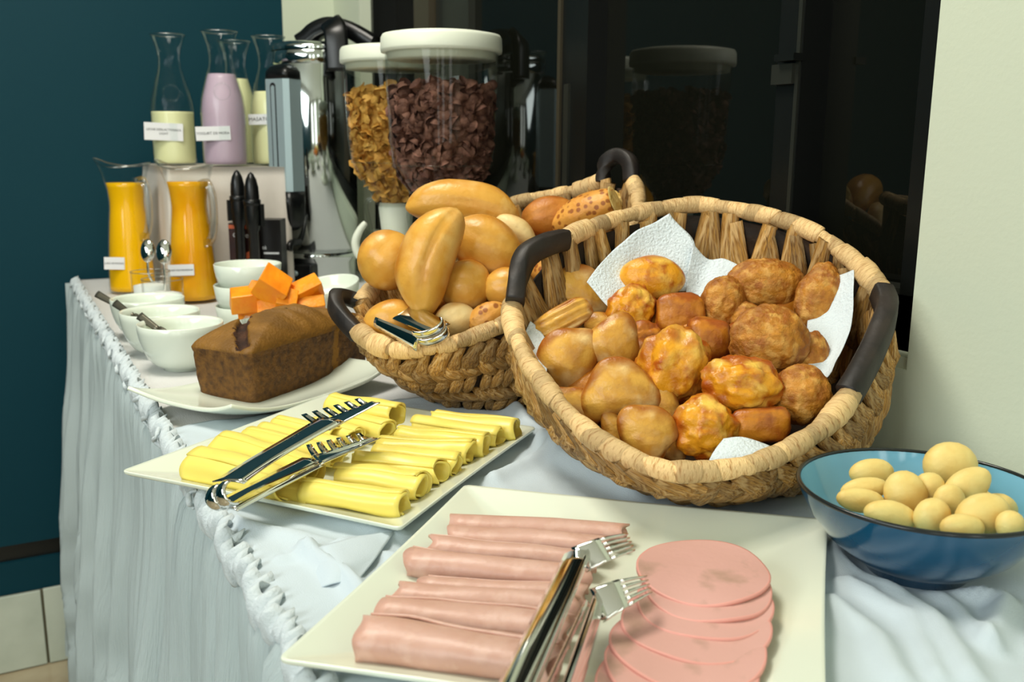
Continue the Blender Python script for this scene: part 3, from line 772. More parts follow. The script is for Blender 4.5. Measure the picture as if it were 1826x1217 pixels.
def basket(name, label, rim, handles, bc, brx, bry, brot, rows, cols, seed, rr=.0073, hw_=.0125, bulge=.02):
    """rim: closed list of world points; handles: list of lists of points; gaps: index ranges (fraction) where the handle replaces the rim"""
    rn = random.Random(seed); L = Vector((bc.x, bc.y, TOP)); t = thing(name, L, label, 'basket', None)
    RP = crom(rim, 12, True)
    # resample evenly
    ds = [0]
    for i in range(len(RP)): ds.append(ds[-1]+(RP[(i+1) % len(RP)]-RP[i]).length)
    tot = ds[-1]
    def rp(u):
        u = (u % 1)*tot; lo = 0
        for i in range(len(RP)):
            if ds[i+1] >= u: lo = i; break
        k = (u-ds[lo])/(ds[lo+1]-ds[lo]+1e-9); return RP[lo].lerp(RP[(lo+1) % len(RP)], k)
    cen = sum(RP, Vector())/len(RP)
    def bt(u):
        p = rp(u)-cen; a = math.atan2(p.y, p.x)
        ca, sa = math.cos(a-brot), math.sin(a-brot); k = 1/math.sqrt((ca/brx)**2+(sa/bry)**2)
        return Vector((bc.x+k*math.cos(a), bc.y+k*math.sin(a), TOP+.006))
    def S_(u, w):
        p, q = rp(u), bt(u); o = p-Vector((bc.x, bc.y, p.z)); o.z = 0; o.normalize()
        r = p.lerp(q, w); hb = math.sin(w*math.pi)*bulge
        zz = p.z + (q.z-p.z)*(w**.92); r.z = zz
        return r + o*hb
    # inner shell with floor
    NU_, NW = 96, 12; v = []
    for i in range(NU_):
        for k in range(NW+1):
            p = S_(i/NU_, .04+.96*k/NW); o = p-Vector((bc.x, bc.y, p.z)); v.append(p - o.normalized()*.001)
    f = [(i*(NW+1)+k, ((i+1) % NU_)*(NW+1)+k, ((i+1) % NU_)*(NW+1)+k+1, i*(NW+1)+k+1) for i in range(NU_) for k in range(NW)]
    f.append(tuple(i*(NW+1)+NW for i in range(NU_)))
    o = link('basket_shell', me_(shift(v, L), f, M['shell']), t, Matrix()); s = o.modifiers.new('s', 'SOLIDIFY'); s.thickness = .003
    ends = [h[0] for h in handles]+[h[-1] for h in handles]
    def inh(p):      # inside the stretch of rim replaced by a handle
        for h in handles:
            a_, b_ = h[0], h[-1]; m_ = (a_+b_)/2; ln_ = (b_-a_).length
            e = (b_-a_)/ln_; k = (p-a_).dot(e)
            if -.0 < k < ln_ and (p-(a_+e*k)).length < .045: return True
        return False
    flags = [inh(rp(i/240)) for i in range(240)]; i0 = flags.index(True) if True in flags else 0; run = []; runs = []
    for i in range(241):
        j = (i0+i) % 240
        if flags[j] or i == 240:
            if len(run) > 3: runs.append(run)
            run = []
        else: run.append(rp(j/240))
    for rn_ in runs:
        a, b = tube(rn_, rr*.85, 10)
        link('rim', me_(shift(a, L), b, M['wrap']), t, Matrix())
    nw = int(tot/.0155); TI = Matrix.Translation(-L)
    camp = Vector((0, 0, TOP+CAMH))
    for i in range(nw):
        u = (i+rn.uniform(-.2, .2))/nw
        p = rp(u)
        if inh(p): continue
        tg_ = (rp(u+.004)-rp(u-.004)).normalized(); up = Vector((0, 0, 1)); x = tg_.cross(up).normalized(); z = x.cross(tg_)
        r = rr*rn.uniform(1.0, 1.35); ln = rn.uniform(.016, .030)
        de = min((p-e).length for e in ends)
        if de < .045: r = rr*rn.uniform(1.45, 1.7); ln = .024
        mm = Matrix((x*r, tg_*ln, z*r)).transposed().to_4x4(); mm.translation = p
        link('wrap', wraps[rn.randrange(6)], t, TI @ mm)
    for side in (1, -1):
        nr_ = rows if side == 1 else max(2, rows-1)
        for j in range(nr_):
            w0 = (j+.5)/nr_*.96+.02; lf_ = (1.6 if side == 1 else 1.5)/nr_
            if j == 0: w0 = (.03 if side == 1 else -.005)+lf_/2
            for i in range(cols):
                u = (i+.5*(j % 2)+rn.uniform(-.15, .15))/cols
                p = S_(u, w0); du = (S_(u+.004, w0)-S_(u-.004, w0)).normalized(); dv = (S_(u, w0+.05)-S_(u, w0-.05)); wl = (S_(u, 1)-S_(u, 0)).length; dv.normalize()
                nrm = dv.cross(du).normalized(); o = p-Vector((bc.x, bc.y, p.z))
                if nrm.dot(o) < 0: nrm = -nrm
                nrm = nrm*side
                if nrm.dot((camp-p).normalized()) < (-.25 if side == 1 else -.1): continue
                if side == -1 and j == nr_-1: continue
                if side == 1: sl = (.62 if j % 2 else -.62)+rn.uniform(-.25, .25)
                else: sl = (.16 if i % 2 else -.16)+rn.uniform(-.15, .15)
                d = (dv*math.cos(sl)+du*math.sin(sl)).normalized(); x = d.cross(nrm).normalized()
                ln = wl/nr_*(1.6 if side == 1 else 1.5)*rn.uniform(.9, 1.15); wd_ = tot*(1-.45*w0)/cols*(1.15 if side == 1 else 1.5)*rn.uniform(.8, 1.2)
                if ln < .03: ln = .03
                mm = Matrix((x*wd_, d*ln, nrm*wd_*.75)).transposed().to_4x4(); mm.translation = p + nrm*(.002 if side == 1 else (.006 if j == 0 else .004))
                link('strand', leavesb[rn.randrange(5)] if j == 0 else leaves[rn.randrange(6)], t, TI @ mm)
    for hp in handles:
        a, b = tube(crom(hp, 8), .01, 12, sq=(hw_, hw_*.85), up=Vector((.2, .1, 1)))
        link('handle', me_(shift(a, L), b, M['handle']), t, Matrix(), 'bent dark wooden handle')
    return t, S_, rp
fr = [D(*q) for q in ((1004, 428, 1.09), (1100, 390, 1.14), (1180, 372, 1.165), (1260, 366, 1.165), (1400, 394, 1.10), (1500, 447, 1.03), (1578, 535, .965), (1560, 610, .925), (1518, 700, .86), (1460, 768, .80), (1350, 826, .76), (1220, 842, .745), (1135, 822, .76), (1052, 775, .80), (980, 700, .87), (928, 620, .95), (914, 545, 1.02), (950, 480, 1.06))]
h1 = [D(1006, 428, 1.09), D(975, 436, 1.065), D(940, 456, 1.045), D(925, 492, 1.03), D(918, 540, 1.01)]
h2 = [D(1572, 522, .965), D(1580, 545, .945), D(1578, 570, .925), D(1556, 625, .895), D(1530, 675, .868), D(1512, 705, .855)]
basket('woven_basket', 'large oval woven hyacinth basket in front, lined with white paper and full of pastries', fr, [h1, h2], W(.222, 1.0, 0), .135, .125, .5, 4, 66, 3)
br = [D(*q) for q in ((648, 598, 1.11), (695, 622, 1.085), (765, 622, 1.07), (850, 598, 1.08), (930, 562, 1.105), (1010, 515, 1.14), (1085, 452, 1.18), (1135, 392, 1.23), (1136, 345, 1.28), (1122, 322, 1.31), (1085, 318, 1.345), (1045, 335, 1.37), (1000, 345, 1.39), (920, 362, 1.41), (840, 390, 1.40), (760, 432, 1.35), (705, 480, 1.28), (655, 528, 1.2), (632, 565, 1.15))]
h3 = [D(655, 545, 1.19), D(622, 532, 1.19), D(600, 530, 1.17), D(600, 550, 1.15), D(618, 575, 1.13), D(640, 598, 1.115)]
h4 = [D(1075, 325, 1.35), D(1080, 292, 1.35), D(1102, 278, 1.34), D(1122, 290, 1.32), D(1126, 322, 1.31)]
basket('woven_basket', 'oval woven hyacinth basket behind the front one, filled with bread rolls', br, [h3, h4], W(.02, 1.265, 0), .135, .105, -.1, 5, 58, 9, hw_=.0105, bulge=.012)
# loose strip on the back basket rim
a, b = strip(crom([D(655, 605, 1.10), D(640, 622, 1.10), D(632, 628, 1.10)], 4), [CB]*9, [.010]*9, ridge=False)
# ------------------------------------------------------------------ napkins
def napkin(rows, label, sub=9, wob=.003, seed=1):
    a, b = loft([[D(*q) for q in r] for r in rows], sub, wob=wob, seed=seed); c = sum((Vector(p) for p in a), Vector())/len(a)
    o = link('paper_napkin', me_(shift(a, c), b, M['napkin']), None, Matrix.Translation(c), label, 'napkin', 'paper napkins lining the front basket'); o.modifiers.new('s', 'SOLIDIFY').thickness = .0006
napkin([[(1048, 505, 1.06), (1085, 452, 1.10), (1140, 412, 1.125), (1198, 381, 1.145)], [(1070, 530, 1.05), (1110, 490, 1.09), (1170, 450, 1.12), (1236, 432, 1.13)], [(1100, 560, 1.04), (1150, 540, 1.07), (1200, 520, 1.09), (1262, 520, 1.10)]], 'large white embossed paper napkin standing up at the back of the front basket', seed=1)
napkin([[(1232, 432, 1.12), (1260, 462, 1.12), (1290, 462, 1.115), (1324, 474, 1.10)], [(1225, 500, 1.10), (1246, 512, 1.10), (1275, 510, 1.09), (1300, 505, 1.09)], [(1228, 570, 1.07), (1244, 572, 1.07), (1258, 572, 1.06), (1275, 560, 1.06)]], 'creased white napkin fold between the yellow bun and the brown fritters', seed=2)
napkin([[(1440, 500, 1.035), (1480, 495, 1.02), (1523, 479, 1.0)], [(1440, 590, .985), (1480, 590, .975), (1518, 575, .96)], [(1440, 690, .90), (1470, 680, .90), (1482, 665, .90)]], 'white napkin edge standing along the right wall of the front basket', seed=3)
napkin([[(946, 572, 1.015), (965, 590, 1.01), (988, 632, .985)], [(937, 600, 1.0), (955, 620, .985), (978, 650, .965)], [(950, 630, .97), (962, 660, .94), (971, 690, .925)]], 'small white napkin corner poking out at the left rim of the front basket', wob=.001, seed=4)
napkin([[(1290, 782, .80), (1325, 780, .80), (1372, 795, .80)], [(1270, 810, .785), (1310, 812, .78), (1370, 812, .78)], [(1255, 840, .775), (1310, 845, .77), (1372, 838, .775)]], 'white napkin corner at the near rim of the front basket', wob=.001, seed=5)
# ------------------------------------------------------------------ breads
def bread(kind, px, py, hw, hh, ang, dep, thick, label, mt, cat, group, name, seed, sub=4, tilt=0):
    bk_ = []; k = dep/F*(1.12 if kind == 'turn' else 1.07); rx, ry = hw*k, hh*k; rz = thick*min(rx, ry) if thick < 3 else thick
    bm = bmesh.new(); bmesh.ops.create_icosphere(bm, subdivisions=sub+(1 if kind in ('fritter', 'lump') else 0), radius=1)
    for w in bm.verts:
        c = w.co.copy(); x, y, z = c
        if kind == 'roll':
            s = 1-.10*x*x; p = Vector((x*rx, y*ry*s, z*rz*s)); n_ = 1+.05*nn(c, 1.3, seed)+.012*nn(c, 5, seed)
            g = math.exp(-((y-.25-.25*x)/.10)**2)*max(0, z); p *= n_; p -= Vector((0, 0, 1))*g*rz*.07
        elif kind == 'banana':
            xb = math.copysign(abs(x)**.82, x); s = 1+.12*x*x-.25*x**4; p = Vector((xb*rx, y*ry*s*.92, z*rz*s)); p.y += -(x*x)*ry*.42+ry*.14; p *= 1+.03*nn(c, 1.5, seed)+.02*nn(c, 4, seed)
            g = math.exp(-((y+.1)/.09)**2)*max(0, z)*(1 if seed % 2 else .3); p -= Vector((0, 0, 1))*g*rz*.16
        elif kind == 'turn':
            # half-moon cushion: straight lower edge, domed, with a thin crimped rim
            e = math.hypot(x, y); y1 = y if y > 0 else y*.62; y1 = y1*1.22-.22
            xx = math.copysign(abs(x)**(.92), x)
            tri = (.13*math.cos(3*math.atan2(y, x)+seed*1.3)+.02*math.sin(5*math.atan2(y, x)+seed))*e**2
            p = Vector((xx*rx*(1+tri), y1*ry*(1+tri), z*rz*(1-.25*e*e)))
            rim_ = smooth01((e-.86)/.14)*(1-abs(z)*.5); p.x *= 1+.04*rim_; p.y *= 1+.04*rim_
            p.z -= rz*.10*math.exp(-((y1+.35*x+.1*math.sin(seed))/.12)**2)*max(0, z)
            p *= 1+.05*nn(c, 1.2, seed)+.010*nn(c, 5, seed)
        elif kind == 'flaky':
            sx = math.copysign(abs(x)**.6, x); sy = math.copysign(abs(y)**.75, y); p = Vector((sx*rx, sy*ry, z*rz))
            p.z += .0014*math.sin(y*15+x)*(.4+abs(z)); p.y += .002*math.sin(x*3); p *= 1+.05*nn(c, 2, seed)
        elif kind == 'lump':
            p = Vector((x*rx, y*ry, z*rz)); r = 1+.20*nn(c, 1.6, seed)+.10*nn(c, 3.6, seed)+.035*nn(c, 9, seed)+.015*nn(c, 22, seed); p *= r
        elif kind == 'block':
            q = .62; p = Vector((math.copysign(abs(x)**q, x)*rx*.93, math.copysign(abs(y)**q, y)*ry*.93, math.copysign(abs(z)**.8, z)*rz)); p *= 1+.12*nn(c, 1.6, seed)+.04*nn(c, 6, seed)
        elif kind == 'fritter':
            p = Vector((x*rx, y*ry, z*rz)); p *= 1+.09*nn(c, 2, seed)+.05*nn(c, 6, seed)+.03*abs(nn(c, 14, seed))+.012*nn(c, 30, seed)
        else:
            p = Vector((x*rx, y*ry, z*rz)); p *= 1+.04*nn(c, 1.4, seed)+.008*nn(c, 8, seed)
        w.co = p
        if kind in ('roll', 'banana'): bk = .75*smooth01((math.hypot(x*.8, y)-.62)/.5)+.5*nn(c, 2.2, seed+4) - .5*math.exp(-((y-.25-.25*x)/.12)**2)*(z > 0)
        elif kind == 'turn': bk = .8*smooth01((math.hypot(x, y)-.72)/.26)+.8*nn(c, 2.4, seed+4)
        elif kind == 'pand': bk = .9*smooth01((.2-y+.5*math.sin(seed))/1.2)*.7+.3*nn(c, 2, seed)
        else: bk = .7*smooth01((math.hypot(x, y)-.7)/.3)+1.0*nn(c, 2.6, seed+4)
        bk_.append(max(0, min(1, bk)))
    me = bm2(bm, mt, name)
    me.attributes.new('bake', 'FLOAT', 'POINT').data.foreach_set('value', bk_)
    mm = Matrix((CR, CU, CB)).transposed().to_4x4() @ Matrix.Rotation(-R_(ang), 4, 'Z') @ Matrix.Rotation(R_(tilt), 4, 'X')
    mm.translation = D(px, py, dep)
    return link(name, me, None, mm, label, cat, group)
def invplane(a, b, c):
    import numpy as np
    Am = np.array([[q[0], q[1], 1] for q in (a, b, c)], float); r = np.linalg.solve(Am, np.array([1/q[2] for q in (a, b, c)]))
    return lambda x, y: 1/(r[0]*x+r[1]*y+r[2])
fd = invplane((1160, 770, .815), (1370, 500, 1.035), (1010, 560, 1.01))
GF = 'assorted pastries in the front basket'
FB = [
 ('turn', 1028, 522, 60, 40, 12, .0, .55, 'pale half-moon pastry at the top left, touching the left handle side', 'pastry', 'pastry'),
 ('flaky', 1003, 570, 54, 25, -24, -.015, .8, 'layered flaky pastry stick lying over the left napkin corner', 'pastry', 'pastry'),
 ('turn', 1015, 637, 46, 54, 20, .0, .6, 'plump pale pastry below the flaky stick', 'pastry', 'pastry'),
 ('turn', 1080, 585, 34, 28, 0, .03, .7, 'half hidden pale pastry behind the plump ones, left of the orange buns', 'pastry', 'pastry'),
 ('turn', 1095, 612, 44, 46, 45, -.01, .6, 'pale triangular pastry right of the plump one, below the flaky stick', 'pastry', 'pastry'),
 ('turn', 1103, 698, 66, 48, -8, -.02, .6, 'wide pale half-moon pastry in the lower left middle', 'pastry', 'pastry'),
 ('turn', 1022, 729, 52, 36, 30, .0, .6, 'pale pastry against the left rim, lowest on the left side', 'pastry', 'pastry'),
 ('turn', 1181, 725, 28, 44, -22, .01, .7, 'narrow pale pastry standing between the wide half-moon and the lumpy bun', 'pastry', 'pastry'),
 ('turn', 1153, 772, 46, 52, -12, -.02, .6, 'upright oval pastry at the near rim, lowest in the pile', 'pastry', 'pastry'),
 ('turn', 1098, 775, 24, 38, -15, .02, .7, 'half hidden pastry left of the upright oval one at the near rim', 'pastry', 'pastry'),
 ('turn', 1200, 790, 18, 36, -8, .015, .7, 'narrow sliver of pastry right of the upright oval one at the near rim', 'pastry', 'pastry'),
 ('roll', 1163, 496, 55, 39, 3, -.01, .8, 'glossy yellow bun at the very top, in front of the standing napkin', 'cheesy', 'bun'),
 ('lump', 1126, 556, 40, 46, 30, .01, .8, 'orange-brown bun just below the glossy top bun', 'cheesy', 'bun'),
 ('block', 1212, 560, 46, 38, 3, .01, .7, 'squarish orange bun below and right of the glossy top bun', 'orange', 'bun'),
 ('block', 1262, 606, 42, 40, 8, .01, .7, 'squarish orange bun between the big lumpy bun and the round fritter', 'orange', 'bun'),
 ('lump', 1150, 605, 36, 30, 0, .04, .7, 'dark orange bun mostly hidden under the middle buns', 'orange', 'bun'),
 ('lump', 1202, 655, 62, 68, 20, -.02, .8, 'big craggy orange bun in the middle of the pile', 'cheesy', 'bun'),
 ('lump', 1323, 686, 68, 50, 12, -.035, .8, 'bright yellow lumpy bun lying on top, right of the craggy one', 'cheesy', 'bun'),
 ('lump', 1257, 764, 54, 55, 0, -.01, .8, 'round yellow bun with browned ridges at the near rim', 'cheesy', 'bun'),
 ('block', 1355, 758, 56, 34, -5, .0, .8, 'smooth brown-orange bun under the bright yellow one at the near rim', 'orange', 'bun'),
 ('fritter', 1367, 508, 66, 44, 3, -.005, .8, 'large round brown fritter at the back, topmost on the right side', 'fritter', 'fritter'),
 ('fritter', 1461, 537, 41, 64, 14, -.005, .7, 'upright oval brown fritter leaning on the right napkin', 'fritter', 'fritter'),
 ('fritter', 1288, 542, 38, 48, 20, .01, .8, 'brown fritter left of the large back one, touching the creased napkin', 'fritter', 'fritter'),
 ('fritter', 1371, 607, 68, 60, 0, -.02, .7, 'largest round brown fritter in the right middle', 'fritter', 'fritter'),
 ('fritter', 1428, 705, 52, 52, 0, .0, .8, 'round brown fritter low on the right side near the rim', 'fritter', 'fritter'),
 ('fritter', 1445, 638, 32, 44, 10, .02, .8, 'brown fritter half hidden right of the largest one', 'fritter', 'fritter'),
 ('fritter', 1328, 570, 30, 30, 0, .03, .8, 'small dark bit of fritter showing between the two largest ones', 'fritter', 'fritter'),
 ('fritter', 1462, 600, 28, 30, 0, .04, .8, 'fritter deep in shade below the upright oval one', 'fritter', 'fritter'),
]
for i, (kd, x, y, hw, hh, a, dd, th, lb, mt, ct) in enumerate(FB):
    bread(kd, x, y, hw, hh, a, fd(x, y)+.035+dd, th, lb+', front basket' if len(lb.split()) < 14 else lb, M[mt], ct, GF, {'pastry': 'pastry_turnover', 'bun': 'cheese_bun', 'fritter': 'round_fritter'}[ct], i+1)
BUR = ['beneath the two plump pale pastries', 'left of the craggy bun', 'beneath the craggy bun', 'between the square buns and the largest fritter', 'beneath the largest fritter', 'beneath the square buns', 'beneath the bright yellow bun', 'beneath the narrow standing pastry', 'beneath the upright oval fritter', 'beneath the wide half-moon', 'behind the upright oval pastry', 'beneath the orange-brown bun']
rn = random.Random(8)
for i, (x, y) in enumerate(((1060, 640), (1150, 660), (1240, 680), (1320, 620), (1390, 660), (1230, 610), (1290, 740), (1180, 740), (1400, 560), (1060, 700), (1120, 740), (1150, 580))):
    bread('turn', x, y, 46, 44, rn.uniform(0, 90), fd(x, y)+.085, .7, 'pastry buried deep '+BUR[i]+' in the front basket', M['orange'], 'pastry', 'buried pastries in the front basket', 'pastry_turnover', 60+i, sub=3)
gd = invplane((700, 570, 1.15), (980, 390, 1.32), (830, 510, 1.17))
GB = 'bread rolls in the back basket'
BB = [
 ('banana', 826, 366, 95, 40, 6, 1.27, .8, 'long curved roll lying on top of the pile', 'roll'),
 ('banana', 768, 462, 95, 52, -72, 1.14, .75, 'long upright roll with a split and pale shine', 'roll'),
 ('roll', 690, 464, 50, 52, -35, 1.19, .8, 'scored round roll at the left end of the pile', 'roll'),
 ('roll', 868, 441, 66, 50, 32, 1.20, .8, 'plump roll under the long curved one', 'roll'),
 ('roll', 830, 511, 44, 47, 20, 1.165, .8, 'smooth round roll right of the upright one', 'roll'),
 ('roll', 702, 574, 50, 38, 0, 1.135, .8, 'roll lying under the steel tongs', 'roll'),
 ('roll', 812, 574, 38, 33, -15, 1.13, .8, 'small pale floury roll near the near rim', 'pale'),
 ('roll', 905, 514, 42, 36, 0, 1.16, .8, 'roll left of the front basket handle', 'roll'),
 ('roll', 918, 414, 40, 25, 35, 1.23, .8, 'small pale roll end beside the plump roll', 'pale'),
 ('roll', 962, 538, 30, 38, 0, 1.15, .8, 'roll seen through the front basket handle', 'roll'),
 ('roll', 980, 386, 48, 34, -10, 1.30, .8, 'brown crusted roll near the far right handle', 'roll2'),
 ('roll', 986, 478, 38, 40, 0, 1.20, .8, 'round speckled roll just inside the front basket handle', 'roll2'),
 ('roll', 870, 568, 38, 27, -25, 1.125, .8, 'speckled orange roll near the near rim', 'roll2'),
 ('roll', 760, 545, 34, 34, 0, 1.20, .8, 'roll in the gap under the upright roll', 'roll2'),
 ('roll', 930, 460, 46, 40, 0, 1.26, .8, 'half hidden roll behind the speckled one', 'roll'),
 ('roll', 870, 545, 40, 40, 0, 1.22, .8, 'buried roll between the near rolls', 'roll2'),
]
# speckles on the speckled crusts
def speckle(mt, col=S(140, 70, 20), sc=110):
    nt = mt.node_tree; b = nt.nodes['Principled BSDF']; src = b.inputs['Base Color'].links[0].from_socket
    vt = nt.nodes.new('ShaderNodeTexVoronoi'); vt.inputs['Scale'].default_value = sc
    tc_ = nt.nodes.new('ShaderNodeTexCoord'); nt.links.new(tc_.outputs['Object'], vt.inputs['Vector'])
    r = nt.nodes.new('ShaderNodeMapRange'); r.inputs[1].default_value = .28; r.inputs[2].default_value = .42; r.inputs[3].default_value = .85; r.inputs[4].default_value = 0
    nt.links.new(vt.outputs['Distance'], r.inputs[0]); x = nt.nodes.new('ShaderNodeMix'); x.data_type = 'RGBA'
    nt.links.new(r.outputs[0], x.inputs[0]); nt.links.new(src, x.inputs[6]); x.inputs[7].default_value = col; nt.links.new(x.outputs[2], b.inputs['Base Color'])
M['speck'] = mat('speckled_crust', S(222, 158, 70), .45, col2=S(204, 132, 44), scale=18, bump=.4, bscale=140); speckle(M['speck'])
M['crumbw'] = mat('bread_crumb', S(232, 204, 130), .8, col2=S(206, 170, 90), scale=70, bump=1, bscale=200)
for i, (kd, x, y, hw, hh, a, dp, th, lb, mt) in enumerate(BB):
    if 'speckled' in lb: mt = 'speck'
    bread(kd, x, y, hw, hh, a, dp, th, lb+', back basket', M[mt], 'bread', GB, 'bread_roll', 100+i)
# cut speckled loaf with its crumb face
c = D(1048, 380, 1.275)
lf = thing('cut_loaf', c, 'speckled loaf piece with a cut pale crumb face beside the far handle', 'bread'); 
bm = bmesh.new(); bmesh.ops.create_icosphere(bm, subdivisions=4, radius=1); rx, ry, rz = .056, .026, .028
for w in bm.verts:
    p = Vector((w.co.x*rx, w.co.y*ry, w.co.z*rz)); p *= 1+.05*nn(w.co, 2, 3); p.x = min(p.x, .040+.12*p.y); w.co = p
mm = Matrix((CR, CU, CB)).transposed().to_4x4() @ Matrix.Rotation(R_(20), 4, 'Z') @ Matrix.Rotation(R_(-25), 4, 'Y')
link('crust', bm2(bm, M['speck']), lf, mm)
v, f = lathe([(.0002, 0), (.015, .0003), (.0205, 0), (.0215, -.001)], 32)
v = [(p[0]*.95, p[1]*1.0+0.0, p[2]) for p in v]
mm2 = mm @ Matrix.Translation((.0415, 0, 0)) @ Matrix.Rotation(R_(90), 4, 'Y') @ Matrix.Rotation(0, 4, 'Z')
link('crumb_face', me_(v, f, M['crumbw']), lf, mm2)
bread('lump', 1092, 366, 20, 24, 0, 1.31, .7, 'grey-brown torn bread end beside the far handle of the back basket', M['crumbw'], 'bread', GB, 'bread_roll', 140)
# tongs in the back basket
tg = thing('serving_tongs', D(775, 598, 1.07), 'steel tongs on the near rim of the back basket, round bend towards us', 'tongs'); Lg = Vector(tg.location)
ba, bb2 = D(790, 583, 1.06), D(752, 612, 1.05)
ta, tb2 = D(722, 545, 1.14), D(672, 572, 1.09)
flat_arm('arm', D(786, 588, 1.065), D(712, 552, 1.13), .028, .034, (CB*.6+CU*.75-CR*.2).normalized())
flat_arm('arm', D(745, 612, 1.055), D(668, 574, 1.10), .020, .012, (CU*-.3+CB*.9+CR*.1).normalized())
for k_, o_ in enumerate((-.008, .008)):
    pa = D(792, 578, 1.06); pb = D(742, 604, 1.055); v_ = []; cc = (pa+pb)/2; side = (pa-pb).normalized(); fw = (D(800, 610, 1.04)-cc).normalized(); wd_ = side.cross(fw).normalized()
    hl = (pa-pb).length/2
    bp = [cc + side*(math.cos(q)*hl) + fw*(math.sin(q)*.012) + wd_*o_ for q in [math.pi*j/12 for j in range(13)]]
    bn_ = [side*math.cos(math.pi*j/12)+fw*math.sin(math.pi*j/12) for j in range(13)]
    a, b = strip(bp, bn_, [.0145]*13); solid(link('bend', me_(shift(a, Lg), b, M['chrome']), tg, Matrix()), .0015)
# ================================================================== BLUE BOWL
bw = thing('blue_bowl', Vector((blc.x, blc.y, TOP+.0015)), 'glazed blue bowl with a dark rim holding small yellow cheese rolls', 'bowl')
RB, HB = .0955, .068
out = [(.034, 0), (.038, 0), (.039, .006), (.052, .012), (.070, .026), (.084, .044), (.0925, .060), (RB, HB)]
lobj('bowl_body', out, M['blue'], bw, 72, cap0=True)
lobj('bowl_inside', [(RB-.003, HB), (.0890, .058), (.080, .042), (.066, .026), (.045, .015), (.02, .011), (.0005, .0105)], M['bluein'], bw, 72)
a, b = tube([Vector(((RB-.0015)*math.cos(q), (RB-.0015)*math.sin(q), HB)) for q in [2*math.pi*k/96 for k in range(96)]], .0019, 8, closed=True)
link('rim', me_(a, b, M['rimdark']), bw, Matrix(), 'dark brown rim line')
PB = [(1554, 843, 39, 25, -5, 'pale roll at the back left inside the bowl'), (1541, 873, 43, 21, -8, 'flattish pale roll at the left wall'), (1535, 893, 44, 22, 8, 'pale roll nearest the left rim'),
      (1615, 881, 37, 42, -30, 'browned upright roll in the middle left'), (1658, 869, 27, 26, 0, 'small roll in the middle behind the browned one'), (1694, 830, 47, 41, 0, 'round golden roll highest in the bowl'),
      (1724, 868, 46, 30, -32, 'half roll leaning below the highest one'), (1587, 920, 48, 27, 12, 'pale roll at the near left rim'), (1662, 921, 34, 31, -45, 'split pale roll at the near rim'),
      (1716, 943, 40, 26, 5, 'cracked pale roll lowest at the near rim'), (1752, 919, 50, 38, -15, 'large golden roll at the near right'), (1802, 938, 26, 28, -20, 'small roll at the right end near the rim'),
      (1693, 893, 28, 30, 0, 'shaded roll under the leaning half roll')]
bd = invplane((1550, 880, .715), (1695, 835, .74), (1715, 940, .645))
for i, (x, y, hw, hh, a, lb) in enumerate(PB):
    bread('pand', x, y, hw, hh, a, bd(x, y), .75 if i != 12 else .6, lb+', blue bowl', M['pande'], 'bread', 'small cheese rolls in the blue bowl', 'small_cheese_roll', 200+i, sub=3)
for i, (x, y) in enumerate(((1600, 900), (1640, 940), (1740, 890), (1780, 900))):
    bread('pand', x, y+10, 34, 30, 0, bd(x, y)+.03, .8, 'small cheese roll buried '+('at the left', 'near the front rim', 'beneath the large golden roll', 'behind the large golden roll')[i]+' in the blue bowl', M['pande'], 'bread', 'buried rolls in the blue bowl', 'small_cheese_roll', 230+i, sub=3)
# ================================================================== WHITE BOWLS + KNIVES
def bowl_prof(R, H, ft=.45):
    o_ = [(R*ft-.004, .0), (R*ft, 0), (R*ft+.001, .004)]
    for k in range(1, 9):
        q = k/8; o_.append((R*ft+(R-R*ft)*math.sin(q*math.pi/2)**.8, .004+(H-.004)*(1-math.cos(q*math.pi/2))**.8))
    return o_ + [(R-.001, H+.001), (R-.003, H)] + [(R*ft-.002+(R-.004-R*ft)*math.sin(q*math.pi/2)**.8, .008+(H-.008)*(1-math.cos(q*math.pi/2))**.8) for q in (.95, .85, .7, .55, .4, .25, .1)] + [(.0004, .0075)]
GW = 'white bowls in a row by the table edge'
WB = [(325, 628, 1.375, .0610, 'nearest of the three white bowls in a row, left of the cake'), (288, 595, 1.475, .0605, 'middle of the three white bowls in a row, with a knife in it'), (265, 565, 1.60, .0600, 'farthest of the three white bowls in a row, in front of the spoon glasses')]
for x, y, d, r, lb in WB:
    p = D(x, y, d); t = thing('white_bowl', Vector((p.x, p.y, TOP+.001)), lb, 'bowl', GW)
    lobj('bowl_body', bowl_prof(r, .068), M['china2'], t, 56, cap0=True)
KN = [((172, 524, 1.62), (240, 562, 1.585), 'steel knife with its handle over the table edge, blade in the farthest bowl'), ((204, 540, 1.52), (262, 582, 1.465), 'steel knife blade resting in the middle white bowl'), ((248, 563, 1.395), (306, 606, 1.36), 'short steel knife standing in the nearest white bowl')]
for i, (a, b, lb) in enumerate(KN):
    A, B = D(*a), D(*b); n = 14; pts = [A.lerp(B, k/n) for k in range(n+1)]; L = (A+B)/2
    t = thing('table_knife', L, lb, 'knife', 'knives in the white bowls'); h = n//2+1
    v, f = strip(pts[:h+1], [(CU*.3+CB).normalized()]*(h+1), [.013-.004*k/h for k in range(h+1)]); solid(link('knife_handle', me_(shift(v, L), f, M['knife']), t, Matrix()), .003)
    v, f = strip(pts[h:], [(CU*.3+CB).normalized()]*(n-h+1), [.009+.006*math.sin(math.pi*min(1, k/(n-h)+.15)) for k in range(n-h+1)], ridge=False); solid(link('blade', me_(shift(v, L), f, M['knife']), t, Matrix()), .001)
